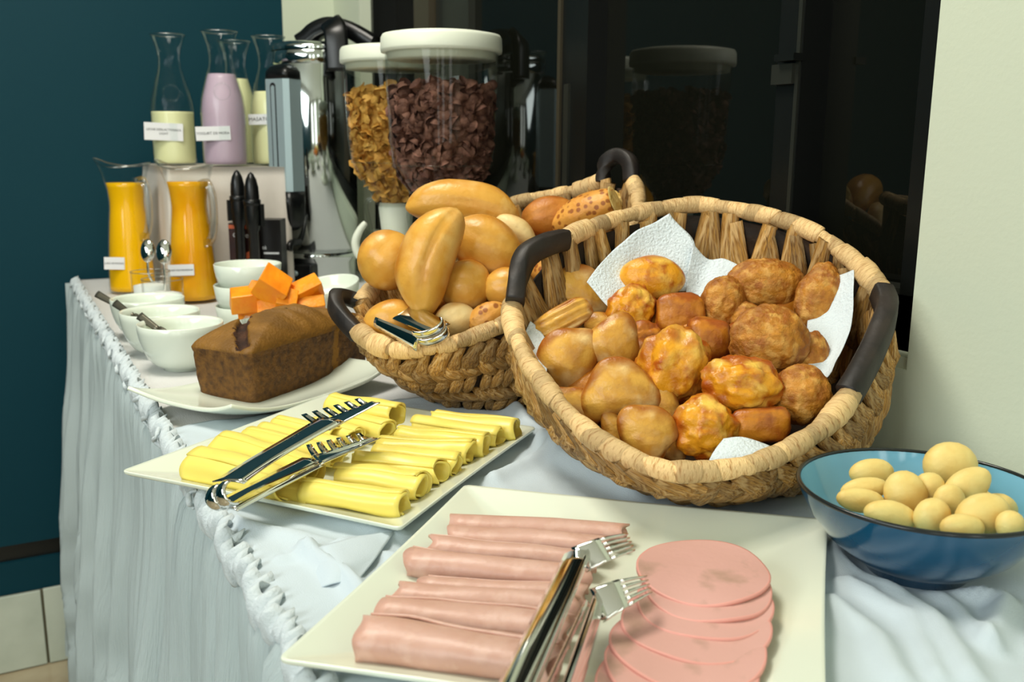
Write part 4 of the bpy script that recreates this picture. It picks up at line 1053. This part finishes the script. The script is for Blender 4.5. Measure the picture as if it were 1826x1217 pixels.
# stacked bowls
p = D(444, 540, 1.68)
for i, (dx, lb) in enumerate(((0, 'bottom white bowl of the stack behind the cake'), (-.001, 'middle white bowl of the stack behind the cake'), (.001, 'top white bowl of the stack behind the papaya'))):
    t = thing('small_white_bowl', Vector((p.x+dx, p.y, TOP+.0015+.037*i)), lb, 'bowl', 'stack of small white bowls')
    H = .043; prof = [(.036, 0), (.040, 0), (.050, .006), (.0555, .022), (.0585, H), (.0575, H+.001), (.056, H-.001), (.053, .024), (.047, .009), (.0004, .0065)]
    if i < 2: prof[-2:] = [(.047, .007), (.0004, .004)]
    lobj('bowl_body', prof, M['china2'], t, 56, cap0=True)
# leaning white dish
p = D(582, 512, 1.62); t = thing('white_dish', p, 'empty white round dish tilted beside the papaya, in front of the coffee urn', 'bowl')
mmx = Matrix.Rotation(R_(9), 4, CB) @ Matrix.Rotation(R_(9), 4, CR)
lobj('dish_body', [(.030, -.036), (.034, -.036), (.048, -.028), (.0545, -.012), (.0570, .004), (.056, .005), (.0545, .003), (.051, -.010), (.044, -.022), (.0004, -.026)], M['china2'], t, 56, mw=mmx, cap0=True)
lobj('foot_block', [(.030, -(p.z-TOP)+.001), (.034, -(p.z-TOP)+.001), (.030, -.030), (.0005, -.030)], M['china2'], t, 40, cap0=True)
# papaya bowl
p = D(497, 560, 1.47); pb_ = Vector((p.x, p.y, TOP+.001)); t = thing('glass_bowl', pb_, 'clear glass bowl heaped with orange papaya chunks behind the cake', 'bowl')
lobj('glass_body', [(.035, 0), (.040, .001), (.050, .02), (.0575, .055), (.0585, .070), (.057, .070), (.056, .055), (.048, .022), (.038, .005), (.0004, .004)], M['glass'], t, 48, cap0=True)
PP = [(438, 535, 30, 20, 5, 1.44, 'left chunk'), (487, 511, 28, 25, 45, 1.43, 'topmost chunk'), (547, 519, 31, 19, -12, 1.45, 'right-hand long chunk'), (512, 535, 20, 18, 30, 1.43, 'small middle chunk'), (553, 543, 26, 14, 10, 1.44, 'lower right chunk'), (484, 546, 24, 14, 5, 1.43, 'lower middle chunk'), (460, 527, 20, 24, 50, 1.46, 'pointed chunk between the left and topmost ones'), (520, 550, 28, 20, 0, 1.46, 'chunk mostly sunk in the glass bowl'), (450, 552, 24, 14, 10, 1.45, 'chunk against the left glass wall')]
for i, (x, y, hw, hh, a, d, lb) in enumerate(PP):
    k = d/F; rn = random.Random(i+50); bm = bmesh.new(); bmesh.ops.create_cube(bm, size=2)
    for w in bm.verts: w.co = Vector((w.co.x*hw*k*rn.uniform(.82, 1.08), w.co.y*hh*k*rn.uniform(.78, 1.1), w.co.z*hh*k*rn.uniform(.75, 1.05)))
    bmesh.ops.bevel(bm, geom=list(bm.edges), offset=.0016, segments=2, affect='EDGES', profile=.5)
    me = bm2(bm, M['papaya']); me.polygons.foreach_set('use_smooth', [False]*len(me.polygons))
    mm = Matrix((CR, CU, CB)).transposed().to_4x4() @ Matrix.Rotation(-R_(a), 4, 'Z') @ Matrix.Rotation(R_(30+10*i), 4, 'X') @ Matrix.Rotation(R_(20), 4, 'Y'); mm.translation = D(x, y, d)
    link('papaya_chunk', me, None, mm, 'orange papaya, '+lb+' of the heap', 'fruit', 'papaya chunks')
# glasses with spoons
for i, (x, y, d, lb) in enumerate(((292, 540, 1.76, 'low clear glass in front, with a spoon and sugar'), (271, 532, 1.865, 'low clear glass behind the other, holding the left spoon'))):
    p = D(x, y, d); Lx = Vector((p.x, p.y, TOP+.001)); t = thing('drinking_glass', Lx, lb, 'glass', 'spoon glasses')
    lobj('glass_body', [(.034, 0), (.0365, .002), (.0372, .078)], M['glass'], t, 40, cap0=True)
    a, b = tube([Vector((.0370*math.cos(q), .0370*math.sin(q), .078)) for q in [2*math.pi*k/40 for k in range(40)]], .0012, 6, closed=True); link('lip', me_(a, b, M['hglass']), t, Matrix())
    lobj('sugar_fill', [(.0005, .011), (.0325, .011), (.033, .05), (.02, .053), (.0005, .0545)], M['sugar'], t, 32)
    sp = thing('teaspoon', Lx+vz(0, 0, .05), 'steel teaspoon standing bowl up, '+('right of the pair' if i == 0 else 'left of the pair'), 'spoon', 'teaspoons in the glasses')
    bx, by = (291, 449) if i == 0 else (262, 447)
    c = D(bx, by, d-.005)-Vector(sp.location); bm = bmesh.new(); bmesh.ops.create_icosphere(bm, subdivisions=3, radius=1)
    for w in bm.verts: w.co = Vector((w.co.x*.0145, w.co.y*.023, w.co.z*.004 - .004*(w.co.x**2+w.co.y**2)))
    mm = Matrix((CR, CU, CB)).transposed().to_4x4(); mm.translation = c; link('spoon_bowl', bm2(bm, M['chrome']), sp, mm)
    a, b = tube(crom([c-Vector((0, 0, .021)), c-Vector((0, 0, .045)), Vector((.004, 0, .005))], 6), [.0022]*13, 8); link('spoon_handle', me_(a, b, M['chrome']), sp, Matrix())
# ================================================================== PEDESTAL + CARAFES + JUGS
PX0, PX1, PY0, PY1, PZ = .322, .575, 2.135, 2.50, .276
pd = thing('pedestal', Vector(((PX0+PX1)/2, (PY0+PY1)/2, TOP)), 'raised stand draped in white cloth holding the milk carafes', 'stand'); Lp = Vector(pd.location)
v, f = box(PX0, PX1, PY0, PY1, TOP+.002, TOP+PZ-.003); link('stand_core', me_(shift(v, Lp), f, M['wood'], False), pd, Matrix())
# draped cloth: ring outline lofted down with flare at the back-left corner
n = 160; v = []; lv = 14
def outline(u):
    per = [(PX0, PY1), (PX0, PY0), (PX1, PY0), (PX1, PY1)]; seg = min(3, int(u*4)); w = u*4-seg
    a = per[seg]; b = per[(seg+1) % 4]; return Vector((a[0]+(b[0]-a[0])*w, a[1]+(b[1]-a[1])*w, 0)), [Vector((-1, 0, 0)), Vector((0, -1, 0)), Vector((1, 0, 0)), Vector((0, 1, 0))][seg]
for k in range(lv+1):
    q = k/lv
    for i in range(n):
        u = i/n; p, nr = outline(u); seg = int(u*4)
        fl = .004*q+.003*math.sin(u*90)*q
        if seg == 0: w = u*4; fl += .075*q*smooth01(1-w*1.6)*math.sin(q*2.2)/.9
        if seg == 3: fl = .002
        v.append(Vector((p.x, p.y, TOP+PZ-(PZ-.003)*q)) + nr*(fl+.002))
f = [(k*n+i, k*n+(i+1) % n, (k+1)*n+(i+1) % n, (k+1)*n+i) for k in range(lv) for i in range(n)]; f.append(tuple(range(n)))
link('drape', me_(shift(v, Lp), f, M['pedcloth']), pd, Matrix())
def carafe(px, d, fill, fm_, lb, name='carafe', R=.0485, lab=None, labpx=None, two=None, emblem=True):
    p = D(px, 290, d); L = Vector((p.x, p.y, TOP+PZ+.002)); t = thing(name, L, lb, 'carafe', 'glass carafes on the raised stand')
    prof = [(R-.006, 0), (R-.001, .004), (R, .02), (R, .12), (R-.003, .145), (R*.72, .185), (R*.53, .215), (R*.50, .235), (R*.58, .258), (R*.76, .283), (R*.78, .286)]
    inn = [(max(.0005, r-.0022), z) for r, z in prof]
    lobj('glass_body', prof, M['carafeg'], t, 48, cap0=True)
    def rin(z):
        for (r0, z0), (r1, z1) in zip(inn[:-1], inn[1:]):
            if z0 <= z <= z1: return r0+(r1-r0)*(z-z0)/(z1-z0)
        return .03
    zs = [.003+ (fill-.003)*k/24 for k in range(25)]
    lobj('drink', [(.0005, .003)]+[(rin(z)-.0005, z) for z in zs]+[(.0005, fill)], fm_, t, 48)
    a, b = tube([Vector((R*.775*math.cos(q), R*.775*math.sin(q), .286)) for q in [2*math.pi*k/48 for k in range(48)]], .0017, 6, closed=True); link('lip', me_(a, b, M['hglass']), t, Matrix())
    if emblem:
        dirc = (Vector((0, 0, L.z))-L); dirc.z = 0; dirc.normalize(); z = .158
        mm = face_mat(dirc*(R*.90)+vz(0, 0, z), (dirc+vz(0, 0, .45)).normalized())
        a, b = tube([Vector((.017*math.cos(q), .020*math.sin(q), 0)) for q in [2*math.pi*k/32 for k in range(32)]], .0011, 6, closed=True); link('embossed_ring', me_(a, b, M['carafeg']), t, mm)
    if lab: add_label(t, L, R, lab, labpx, d, two)
    return t
def add_label(t, L, R, s, lp, d, two=None):
    x, y, hw, hh, roll = lp; c = D(x, y, d-R*1.06)-L; k = (d-R)/F; w, h = hw*k, hh*k; nr = (Vector((0, 0, TOP+CAMH))-L); nr.z = 0; nr.normalize()
    mm = face_mat(c, nr, roll=R_(roll)); v, f = box(-w, w, -h, h, -.0006, .0006); pl = link('label_card', me_(v, f, M['paper'], False), t, mm)
    lines = s.split('\n'); fs = h*(1.05 if len(lines) == 1 else .82)
    longest = max(len(q) for q in lines); fs = min(fs, 2*w*.93/(longest*.62))
    for i, ln in enumerate(lines):
        text('lettering', ln, fs, Matrix.Translation((0, (len(lines)-1)*fs*.62-i*fs*1.25, .0009)) , M['ink'], pl)
carafe(313, 2.235, .118, M['milk'], 'glass carafe half full of pale milk, leftmost on the stand', lab='LECHE DESLACTOSADA\nLIGHT', labpx=(292, 235, 32, 15, -2))
carafe(403, 2.165, .197, M['pink'], 'glass carafe full of pinkish berry yogurt', lab='YOGURT DE MORA', labpx=(380, 238, 29, 12, 2))
carafe(428, 2.37, .20, M['milk'], 'carafe of pale milk half hidden behind the pinkish one', emblem=False, R=.0475)
carafe(488, 2.26, .165, M['milk'], 'carafe of pale milk partly hidden behind the coffee urn', lab='MASATO', labpx=(462, 213, 18, 9, 2), emblem=False, R=.0475)
def jug(px, d, mt, lb, lab, lp, fill):
    p = D(px, 520, d); L = Vector((p.x, p.y, TOP+.0015)); t = thing('glass_jug', L, lb, 'jug', 'juice jugs')
    prof = [(.044, 0), (.049, .004), (.0495, .02), (.047, .07), (.0435, .12), (.040, .16), (.0375, .185), (.037, .20), (.039, .222), (.043, .245), (.049, .268), (.0525, .278)]
    n = 56; v = []; sdir = -CR.copy(); sdir.z = 0; sdir.normalize(); sa = math.atan2(sdir.y, sdir.x)
    for r, z in prof:
        for i in range(n):
            a = 2*math.pi*i/n; lip = math.exp(-(((a-sa+math.pi) % (2*math.pi)-math.pi)/.38)**2)*smooth01((z-.21)/.07); dip = math.cos((a-sa)*2)*.004*smooth01((z-.24)/.04)
            rr = r*(1+.22*lip); v.append((rr*math.cos(a), rr*math.sin(a), z+.010*lip+dip))
    f = [(k*n+i, k*n+(i+1) % n, (k+1)*n+(i+1) % n, (k+1)*n+i) for k in range(len(prof)-1) for i in range(n)]; f.append(tuple(range(n))[::-1])
    link('glass_body', me_(v, f, M['glass']), t, Matrix())
    K = (len(prof)-1)*n; a, b = tube([Vector(v[K+i]) for i in range(n)], .0020, 6, closed=True); link('lip', me_(a, b, M['hglass']), t, Matrix())
    def rin(z):
        for (r0, z0), (r1, z1) in zip(prof[:-1], prof[1:]):
            if z0 <= z <= z1: return r0+(r1-r0)*(z-z0)/(z1-z0)-.0022
        return .03
    lobj('juice', [(.0005, .006)]+[(rin(z), z) for z in [.006+(fill-.006)*k/24 for k in range(25)]]+[(.0005, fill)], mt, t, 48)
    hd = (CR*.93+CB*.55); hd.z = 0; hd.normalize()
    hp = [hd*.036+vz(0, 0, .242), hd*.056+vz(0, 0, .246), hd*.068+vz(0, 0, .222), hd*.070+vz(0, 0, .18), hd*.064+vz(0, 0, .145), hd*.054+vz(0, 0, .128), hd*.040+vz(0, 0, .122)]
    a, b = tube(crom(hp, 7), .0058, 10, sq=(.0055, .0085), up=vz(-hd.y, hd.x, .01)); link('handle', me_(a, b, M['hglass']), t, Matrix())
    add_label(t, L, .05, lab, lp, d)
jug(238, 2.10, M['juice'], 'glass jug of opaque yellow mango juice, the left one', 'JUGO DE MANGO', (204, 470, 17, 11, -3), .240)
jug(347, 1.985, M['amber'], 'glass jug of amber juice with a handle, the right one', 'JUGO DE MANZANA', (323, 482, 22, 10, 0), .248)
# ================================================================== COFFEE URN
p = D(570, 400, 2.27); UL = Vector((p.x, p.y, TOP+.001)); ur = thing('coffee_urn', UL, 'tall polished steel coffee urn with a black lid handle and sight gauge', 'urn')
RU = .0915
lobj('urn_base', [(.070, 0), (.080, 0), (.083, .02), (.084, .055), (RU+.001, .066), (RU+.003, .072), (RU, .078)], M['steel'], ur, 64, cap0=True)
lobj('urn_body', [(RU-.004, .078), (RU, .079), (RU, .50), (RU-.002, .503)], M['steel'], ur, 72)
lobj('urn_collar', [(RU, .500), (RU+.003, .503), (RU+.003, .528), (RU-.002, .533)], M['steel'], ur, 72)
lobj('urn_lid', [(RU+.004, .531), (RU+.005, .536), (RU+.003, .542), (RU-.012, .549), (.03, .553), (.0005, .554)], M['steel'], ur, 72)
UI = Matrix()
def upart(name, pts, rad, mt, sq=None, up=None, n=12, lab=None):
    a, b = tube(pts, rad, n, sq=sq, up=up); return link(name, me_(a, b, mt), ur, UI, lab)
# gauge column on the side facing us-left
gd_ = (D(500, 250, 2.17)-UL); gd_.z = 0; gdn = gd_.normalized(); sd_ = vz(-gdn.y, gdn.x, 0)
if sd_.dot(CR) < 0: sd_ = -sd_
def gbox(name, w, dp0, dp1, z0, z1, mt, ch=.006, off=0, lab=None, mt2=None):
    # chamfered column: octagon-ish front
    pr = [(-w, dp0), (-w, dp1-ch*1.6), (-w+ch*1.8, dp1), (w-ch*1.8, dp1), (w, dp1-ch*1.6), (w, dp0)]
    v = [gdn*y + sd_*(x+off) + vz(0, 0, z) for z in (z0, z1) for x, y in pr]; k = len(pr)
    f = [(i, (i+1) % k, k+(i+1) % k, k+i) for i in range(k)] + [tuple(range(k))[::-1], tuple(k+i for i in range(k))]
    return link(name, me_(v, f, mt, False), ur, UI, lab)
def zat(y, d=2.15): return D(500, y, d).z-UL.z
zg0, zg1 = zat(342), zat(140)
gbox('gauge_housing', .036, RU-.02, RU+.038, zg0, zg1, M['brushed'], lab='faceted brushed steel gauge housing')
for nm, z0, z1, r in (('gauge_cap', zg1, zat(112), .7),):
    pts = [gdn*(RU+.004)+vz(0, 0, z) for z in (z0, z0+(z1-z0)*.5, z0+(z1-z0)*.8, z1)]
    a, b = tube(pts, [1, .96, .75, .35], 20, sq=(.034, .037), up=gdn); link(nm, me_(a, b, M['black']), ur, UI, 'black rounded cap of the gauge')
pts = [gdn*(RU+.006)+vz(0, 0, z) for z in (zg0, zg0-.03, zg0-.06, zg0-.078, zg0-.086, zg0-.09)]
a, b = tube(pts, [1, 1, .95, .8, .55, .2], 20, sq=(.034, .036), up=gdn); link('gauge_foot', me_(a, b, M['black']), ur, UI, 'black rounded lower end of the gauge')
# slot
sl = []
for z0, z1, w, mt, o_ in ((zg0+.010, zg1-.008, .0085, M['black'], .0006), (zg0+.016, zg1-.014, .0055, M['brushed'], .0012)):
    v = []
    for k in range(24):
        a = 2*math.pi*k/24; zc = (z1 if math.sin(a) > 0 else z0) + (-w if math.sin(a) > 0 else w)+w*math.sin(a)
        v.append(gdn*(RU+.038+o_)+sd_*(w*math.cos(a)-.004)+vz(0, 0, zc))
    o2 = link('gauge_slot', me_(v, [tuple(range(24))], mt, False), ur, UI); solid(o2, .001)
# front black control block
cd2 = (D(530, 485, 2.17)-UL); cd2.z = 0; cd2.normalize(); s2 = vz(-cd2.y, cd2.x, 0)
v = [cd2*y+s2*x+vz(0, 0, z) for z in (.004, .055) for x, y in ((-.036, .06), (-.036, .104), (.036, .104), (.036, .06))]
o = link('control_block', me_(v, box(0, 1, 0, 1, 0, 1)[1] and [(0, 1, 2, 3)[::-1], (4, 5, 6, 7), (0, 1, 5, 4), (1, 2, 6, 5), (2, 3, 7, 6), (3, 0, 4, 7)], M['black'], False), ur, UI, 'black control block at the urn foot'); bev(o, .004)
bm = blob(.010, .007, .004, 1, 0, 10, 2); mm = face_mat(cd2*.105+vz(0, 0, .034)-s2*.008, cd2); link('switch', bm2(bm, M['brushed']), ur, mm)
# lid handle: black arched bar ending in a clip over the right side
hr = (CR*.92+CB*.25); hr.z = 0; hr.normalize()
hp = [-hr*.030+vz(0, 0, .552), -hr*.012+vz(0, 0, .562), hr*.010+vz(0, 0, .578), hr*.045+vz(0, 0, .588), hr*.085+vz(0, 0, .580), hr*.125+vz(0, 0, .560), hr*.15+vz(0, 0, .545)]
upart('lid_handle', crom(hp, 6), .01, M['black'], sq=(.019, .024), up=vz(0, 0, 1), lab='black arched lid handle')
hp = [hr*.055+CB*.045+vz(0, 0, .578), hr*.066+CB*.062+vz(0, 0, .56), hr*.070+CB*.068+vz(0, 0, .53), hr*.072+CB*.070+vz(0, 0, .470)]
for q in hp: q.z = q.z
upart('lid_latch', crom(hp, 6), .01, M['black'], sq=(.012, .026), up=CB.copy(), lab='black latch gripping the collar')
# spigot with lever, mostly behind the boxes
hp = [cd2*(RU-.004)+vz(0, 0, .105), cd2*(RU+.035)+vz(0, 0, .105), cd2*(RU+.045)+vz(0, 0, .09)]
upart('spigot', crom(hp, 6), .008, M['black'])
# ------------------------------------------------------------------ tea boxes and black capped bottles
def pbox(name, x0, x1, ytop, ybot, d, dp, mt, lb, cat, group):
    a = D(x0, ybot, d); b = D(x1, ybot, d); w = (b-a).length/2; c = (a+b)/2; z1 = D((x0+x1)/2, ytop, d).z; L = Vector((c.x, c.y, TOP+.002)); t = thing(name, L, lb, cat, group)
    fx = (b-a); fx.z = 0; fx.normalize(); fy = vz(-fx.y, fx.x, 0); h = z1-L.z
    mm = Matrix((fx, fy, vz(0, 0, 1))).transposed().to_4x4(); v, f = box(-w, w, 0, dp, 0, h)
    bev(link('carton', me_(v, f, mt, False), t, mm), .0012); return t, mm, w, h
fm0 = Matrix.Rotation(R_(90), 4, 'X')
t, mm, w, h = pbox('tea_box', 413, 461, 398, 520, 2.02, .05, M['boxb'], 'dark maroon tea box with an orange cinnamon stick print', 'box', 'tea boxes by the urn')
text('lettering', 'Canela', .016, mm @ Matrix.Translation((.002, -.0008, h-.026)) @ fm0, M['paper'], t)
for dz, sx in ((0, .020), (.006, .017)):
    a, b = tube([Vector((-sx+.003, -.001, h-.082+dz)), Vector((sx, -.001, h-.068+dz))], .0035, 8); a = [Vector((p.x, max(-.0016, min(0, p.y)), p.z)) for p in a]
    link('printed_stick', me_(a, b, M['orng']), t, mm)
v, f = box(-w+.001, w*.35, -.0008, 0, h-.012, h-.004); link('printed_band', me_(v, f, M['orng'], False), t, mm)
t, mm, w, h = pbox('tea_box', 462, 505, 392, 520, 2.05, .05, M['boxk'], 'black tea box between the maroon box and the urn', 'box', 'tea boxes by the urn')
text('lettering', 'té', .012, mm @ Matrix.Translation((-.01, -.0008, h-.06)) @ fm0, M['paper'], t)
v, f = box(-.012, w*.8, -.0008, 0, h-.074, h-.070); link('printed_band', me_(v, f, M['paper'], False), t, mm)
for x, yt, yb, d, lb in ((427, 303, 404, 2.00, 'black bullet-shaped capped dispenser left of its twin'), (452, 307, 414, 1.97, 'black bullet-shaped capped dispenser right of its twin')):
    zt, zb_ = D(x, yt, d).z, D(x, yb, d).z; p = D(x, yb, d); L = Vector((p.x, p.y, TOP+.0015)); t = thing('capped_dispenser', L, lb, 'dispenser', 'black capped dispensers'); z0 = zb_-L.z; H = zt-zb_; k = d/F
    lobj('cap', [(.0145, z0+H*.52), (.0150, z0+H*.60), (.0140, z0+H*.75), (.0105, z0+H*.88), (.005, z0+H*.97), (.0005, z0+H)], M['black'], t, 24)
    lobj('collar', [(.0150, z0+H*.44), (.0175, z0+H*.45), (.0175, z0+H*.54), (.0150, z0+H*.55)], M['black'], t, 24)
    lobj('bottle_body', [(.010, 0), (.0105, .002), (.0105, z0), (.0135, z0+.006), (.0165, z0+H*.30), (.0165, z0+H*.45)], M['black'], t, 24, cap0=True)
    bx_ = vz(*(CR*.0175)); v, f = box(-.004, .004, -.004, .004, z0+H*.1, z0+H*.47); link('side_clip', me_([Vector(q)+CR*(.0195 if x > 440 else -.0195) for q in v], f, M['black'], False), t, Matrix())
# ================================================================== CEREAL DISPENSERS
def flakes(R0, R1, zf, zt, n, mt, seed, size, curl, shape):
    rn = random.Random(seed); V = []; Fc = []
    for i in range(n):
        z = rn.uniform(zf, zt); a = rn.uniform(0, 6.283); rm = R1(z); r = rm - rn.random()**1.5*min(rm*.5, R0) - size*.55
        if z > zt-.012: r = rm*math.sqrt(rn.random())-size*.5
        c = Vector((max(0, r)*math.cos(a), max(0, r)*math.sin(a), z + (rn.uniform(0, .012) if z > zt-.015 else 0))); rot = Matrix.Rotation(rn.uniform(0, 6.28), 3, 'X') @ Matrix.Rotation(rn.uniform(0, 6.28), 3, 'Z') @ Matrix.Rotation(rn.uniform(0, 6.28), 3, 'Y')
        s = size*rn.uniform(.75, 1.15); o = len(V); m_ = 9
        V.append(c + rot @ Vector((0, 0, -s*curl)))
        for ring, q in ((1, .6), (2, 1.0)):
            for k in range(m_):
                b = 2*math.pi*k/m_; e = shape*math.sin(b*2+i)*.3; rr = s*q*(1+e*.5); V.append(c + rot @ Vector((rr*math.cos(b), rr*math.sin(b)*.85, s*curl*(q*q*1.6-1)+e*s*.5)))
        for k in range(m_):
            k2 = (k+1) % m_; Fc.append((o, o+1+k, o+1+k2)); Fc.append((o+1+k, o+1+m_+k, o+1+m_+k2, o+1+k2))
    return V, Fc
def dispenser(px, d, R, lb, cer, nm, n, seed, size, curl, shape, fillz):
    p = D(px, 300, d); L = Vector((p.x, p.y, TOP+.0015)); t = thing('cereal_dispenser', L, lb, 'dispenser', 'cereal dispensers by the window')
    zl = .505; prof = [(R*.34, .205), (R*.44, .222), (R*.72, .262), (R*.90, .292), (R*.95, .33), (R*.99, .42), (R, .468), (R, .475)]
    lobj('clear_hopper', prof, M['clearp'], t, 72)
    a, b = tube([Vector((R*.90*math.cos(q), R*.90*math.sin(q), .292)) for q in [2*math.pi*k/64 for k in range(64)]], .0010, 6, closed=True); link('hopper_ridge', me_(a, b, M['clearp']), t, Matrix())
    lobj('lid', [(.0005, .463), (R-.004, .463), (R-.003, .474), (R+.006, .474), (R+.007, .479), (R+.006, .497), (R+.003, .502), (R*.85, .505), (.0005, .506)], M['lid'], t, 72)
    lobj('neck', [(R*.28, .145), (R*.30, .15), (R*.36, .205), (R*.34, .215), (.0005, .215)], M['lid'], t, 40)
    lobj('chute', [(R*.30, .085), (R*.30, .150)], M['lid'], t, 40, cap0=True, cap1=True)
    for sg in (-1, 1):
        pts = [CR*(sg*R*.45)*1+vz(0, 0, .225), CR*(sg*R*.62)+vz(0, 0, .21), CR*(sg*R*.52)+vz(0, 0, .15), CR*(sg*R*.50)+vz(0, 0, .03)]
        a, b = tube(crom(pts, 6), .004, 8); link('side_rail', me_(a, b, M['clearp']), t, Matrix())
    lobj('base', [(R*.75, 0), (R*.8, 0), (R*.8, .012), (R*.7, .02), (R*.30, .03), (R*.22, .085), (.0005, .086)], M['lid'], t, 56, cap0=True)
    def rin(z):
        for (r0, z0), (r1, z1) in zip(prof[:-1], prof[1:]):
            if z0 <= z <= z1: return r0+(r1-r0)*(z-z0)/(z1-z0)-.002
        return R*.9
    zs = [.21+(fillz-.016-.21)*k/14 for k in range(15)]
    V, Fc = flakes(.02, rin, .225, fillz, n, cer, seed, size, curl, shape)
    core = lathe([(.0005, .21)]+[(max(.004, rin(z)-.016), z) for z in zs]+[(.0005, fillz-.016)], 40)
    V, Fc = joinvf([(V, Fc), core])
    link(nm, me_(V, Fc, cer), None, Matrix.Translation(L), 'loose '+nm.replace('_', ' ')+' filling the '+('front' if d < 1.7 else 'rear')+' clear dispenser', 'cereal', kind='stuff')
    return t
dispenser(789, 1.638, .0935, 'front cereal dispenser with clear hopper and cream lid, full of brown chocolate cereal', M['choco'], 'chocolate_cereal', 1500, 3, .0122, .6, .2, .418)
dispenser(705, 1.865, .0935, 'rear cereal dispenser with clear hopper and cream lid, full of corn flakes', M['flake'], 'corn_flakes', 1300, 5, .0125, .25, 1.4, .420)
t = thing('plastic_scoop', D(645, 430, 1.78), 'curled white plastic handle between the urn and the bread rolls', 'scoop'); Lq = Vector(t.location)
pts = [D(652, 397, 1.78), D(641, 412, 1.78), D(634, 432, 1.78), D(638, 452, 1.78), D(652, 470, 1.78), D(668, 500, 1.79)]
a, b = tube(crom(pts, 6), [.0035+.0045*math.sin(math.pi*min(1, k/30*.9+.1)) for k in range(31)], 12); link('curved_grip', me_(shift(a, Lq), b, M['lid']), t, Matrix())
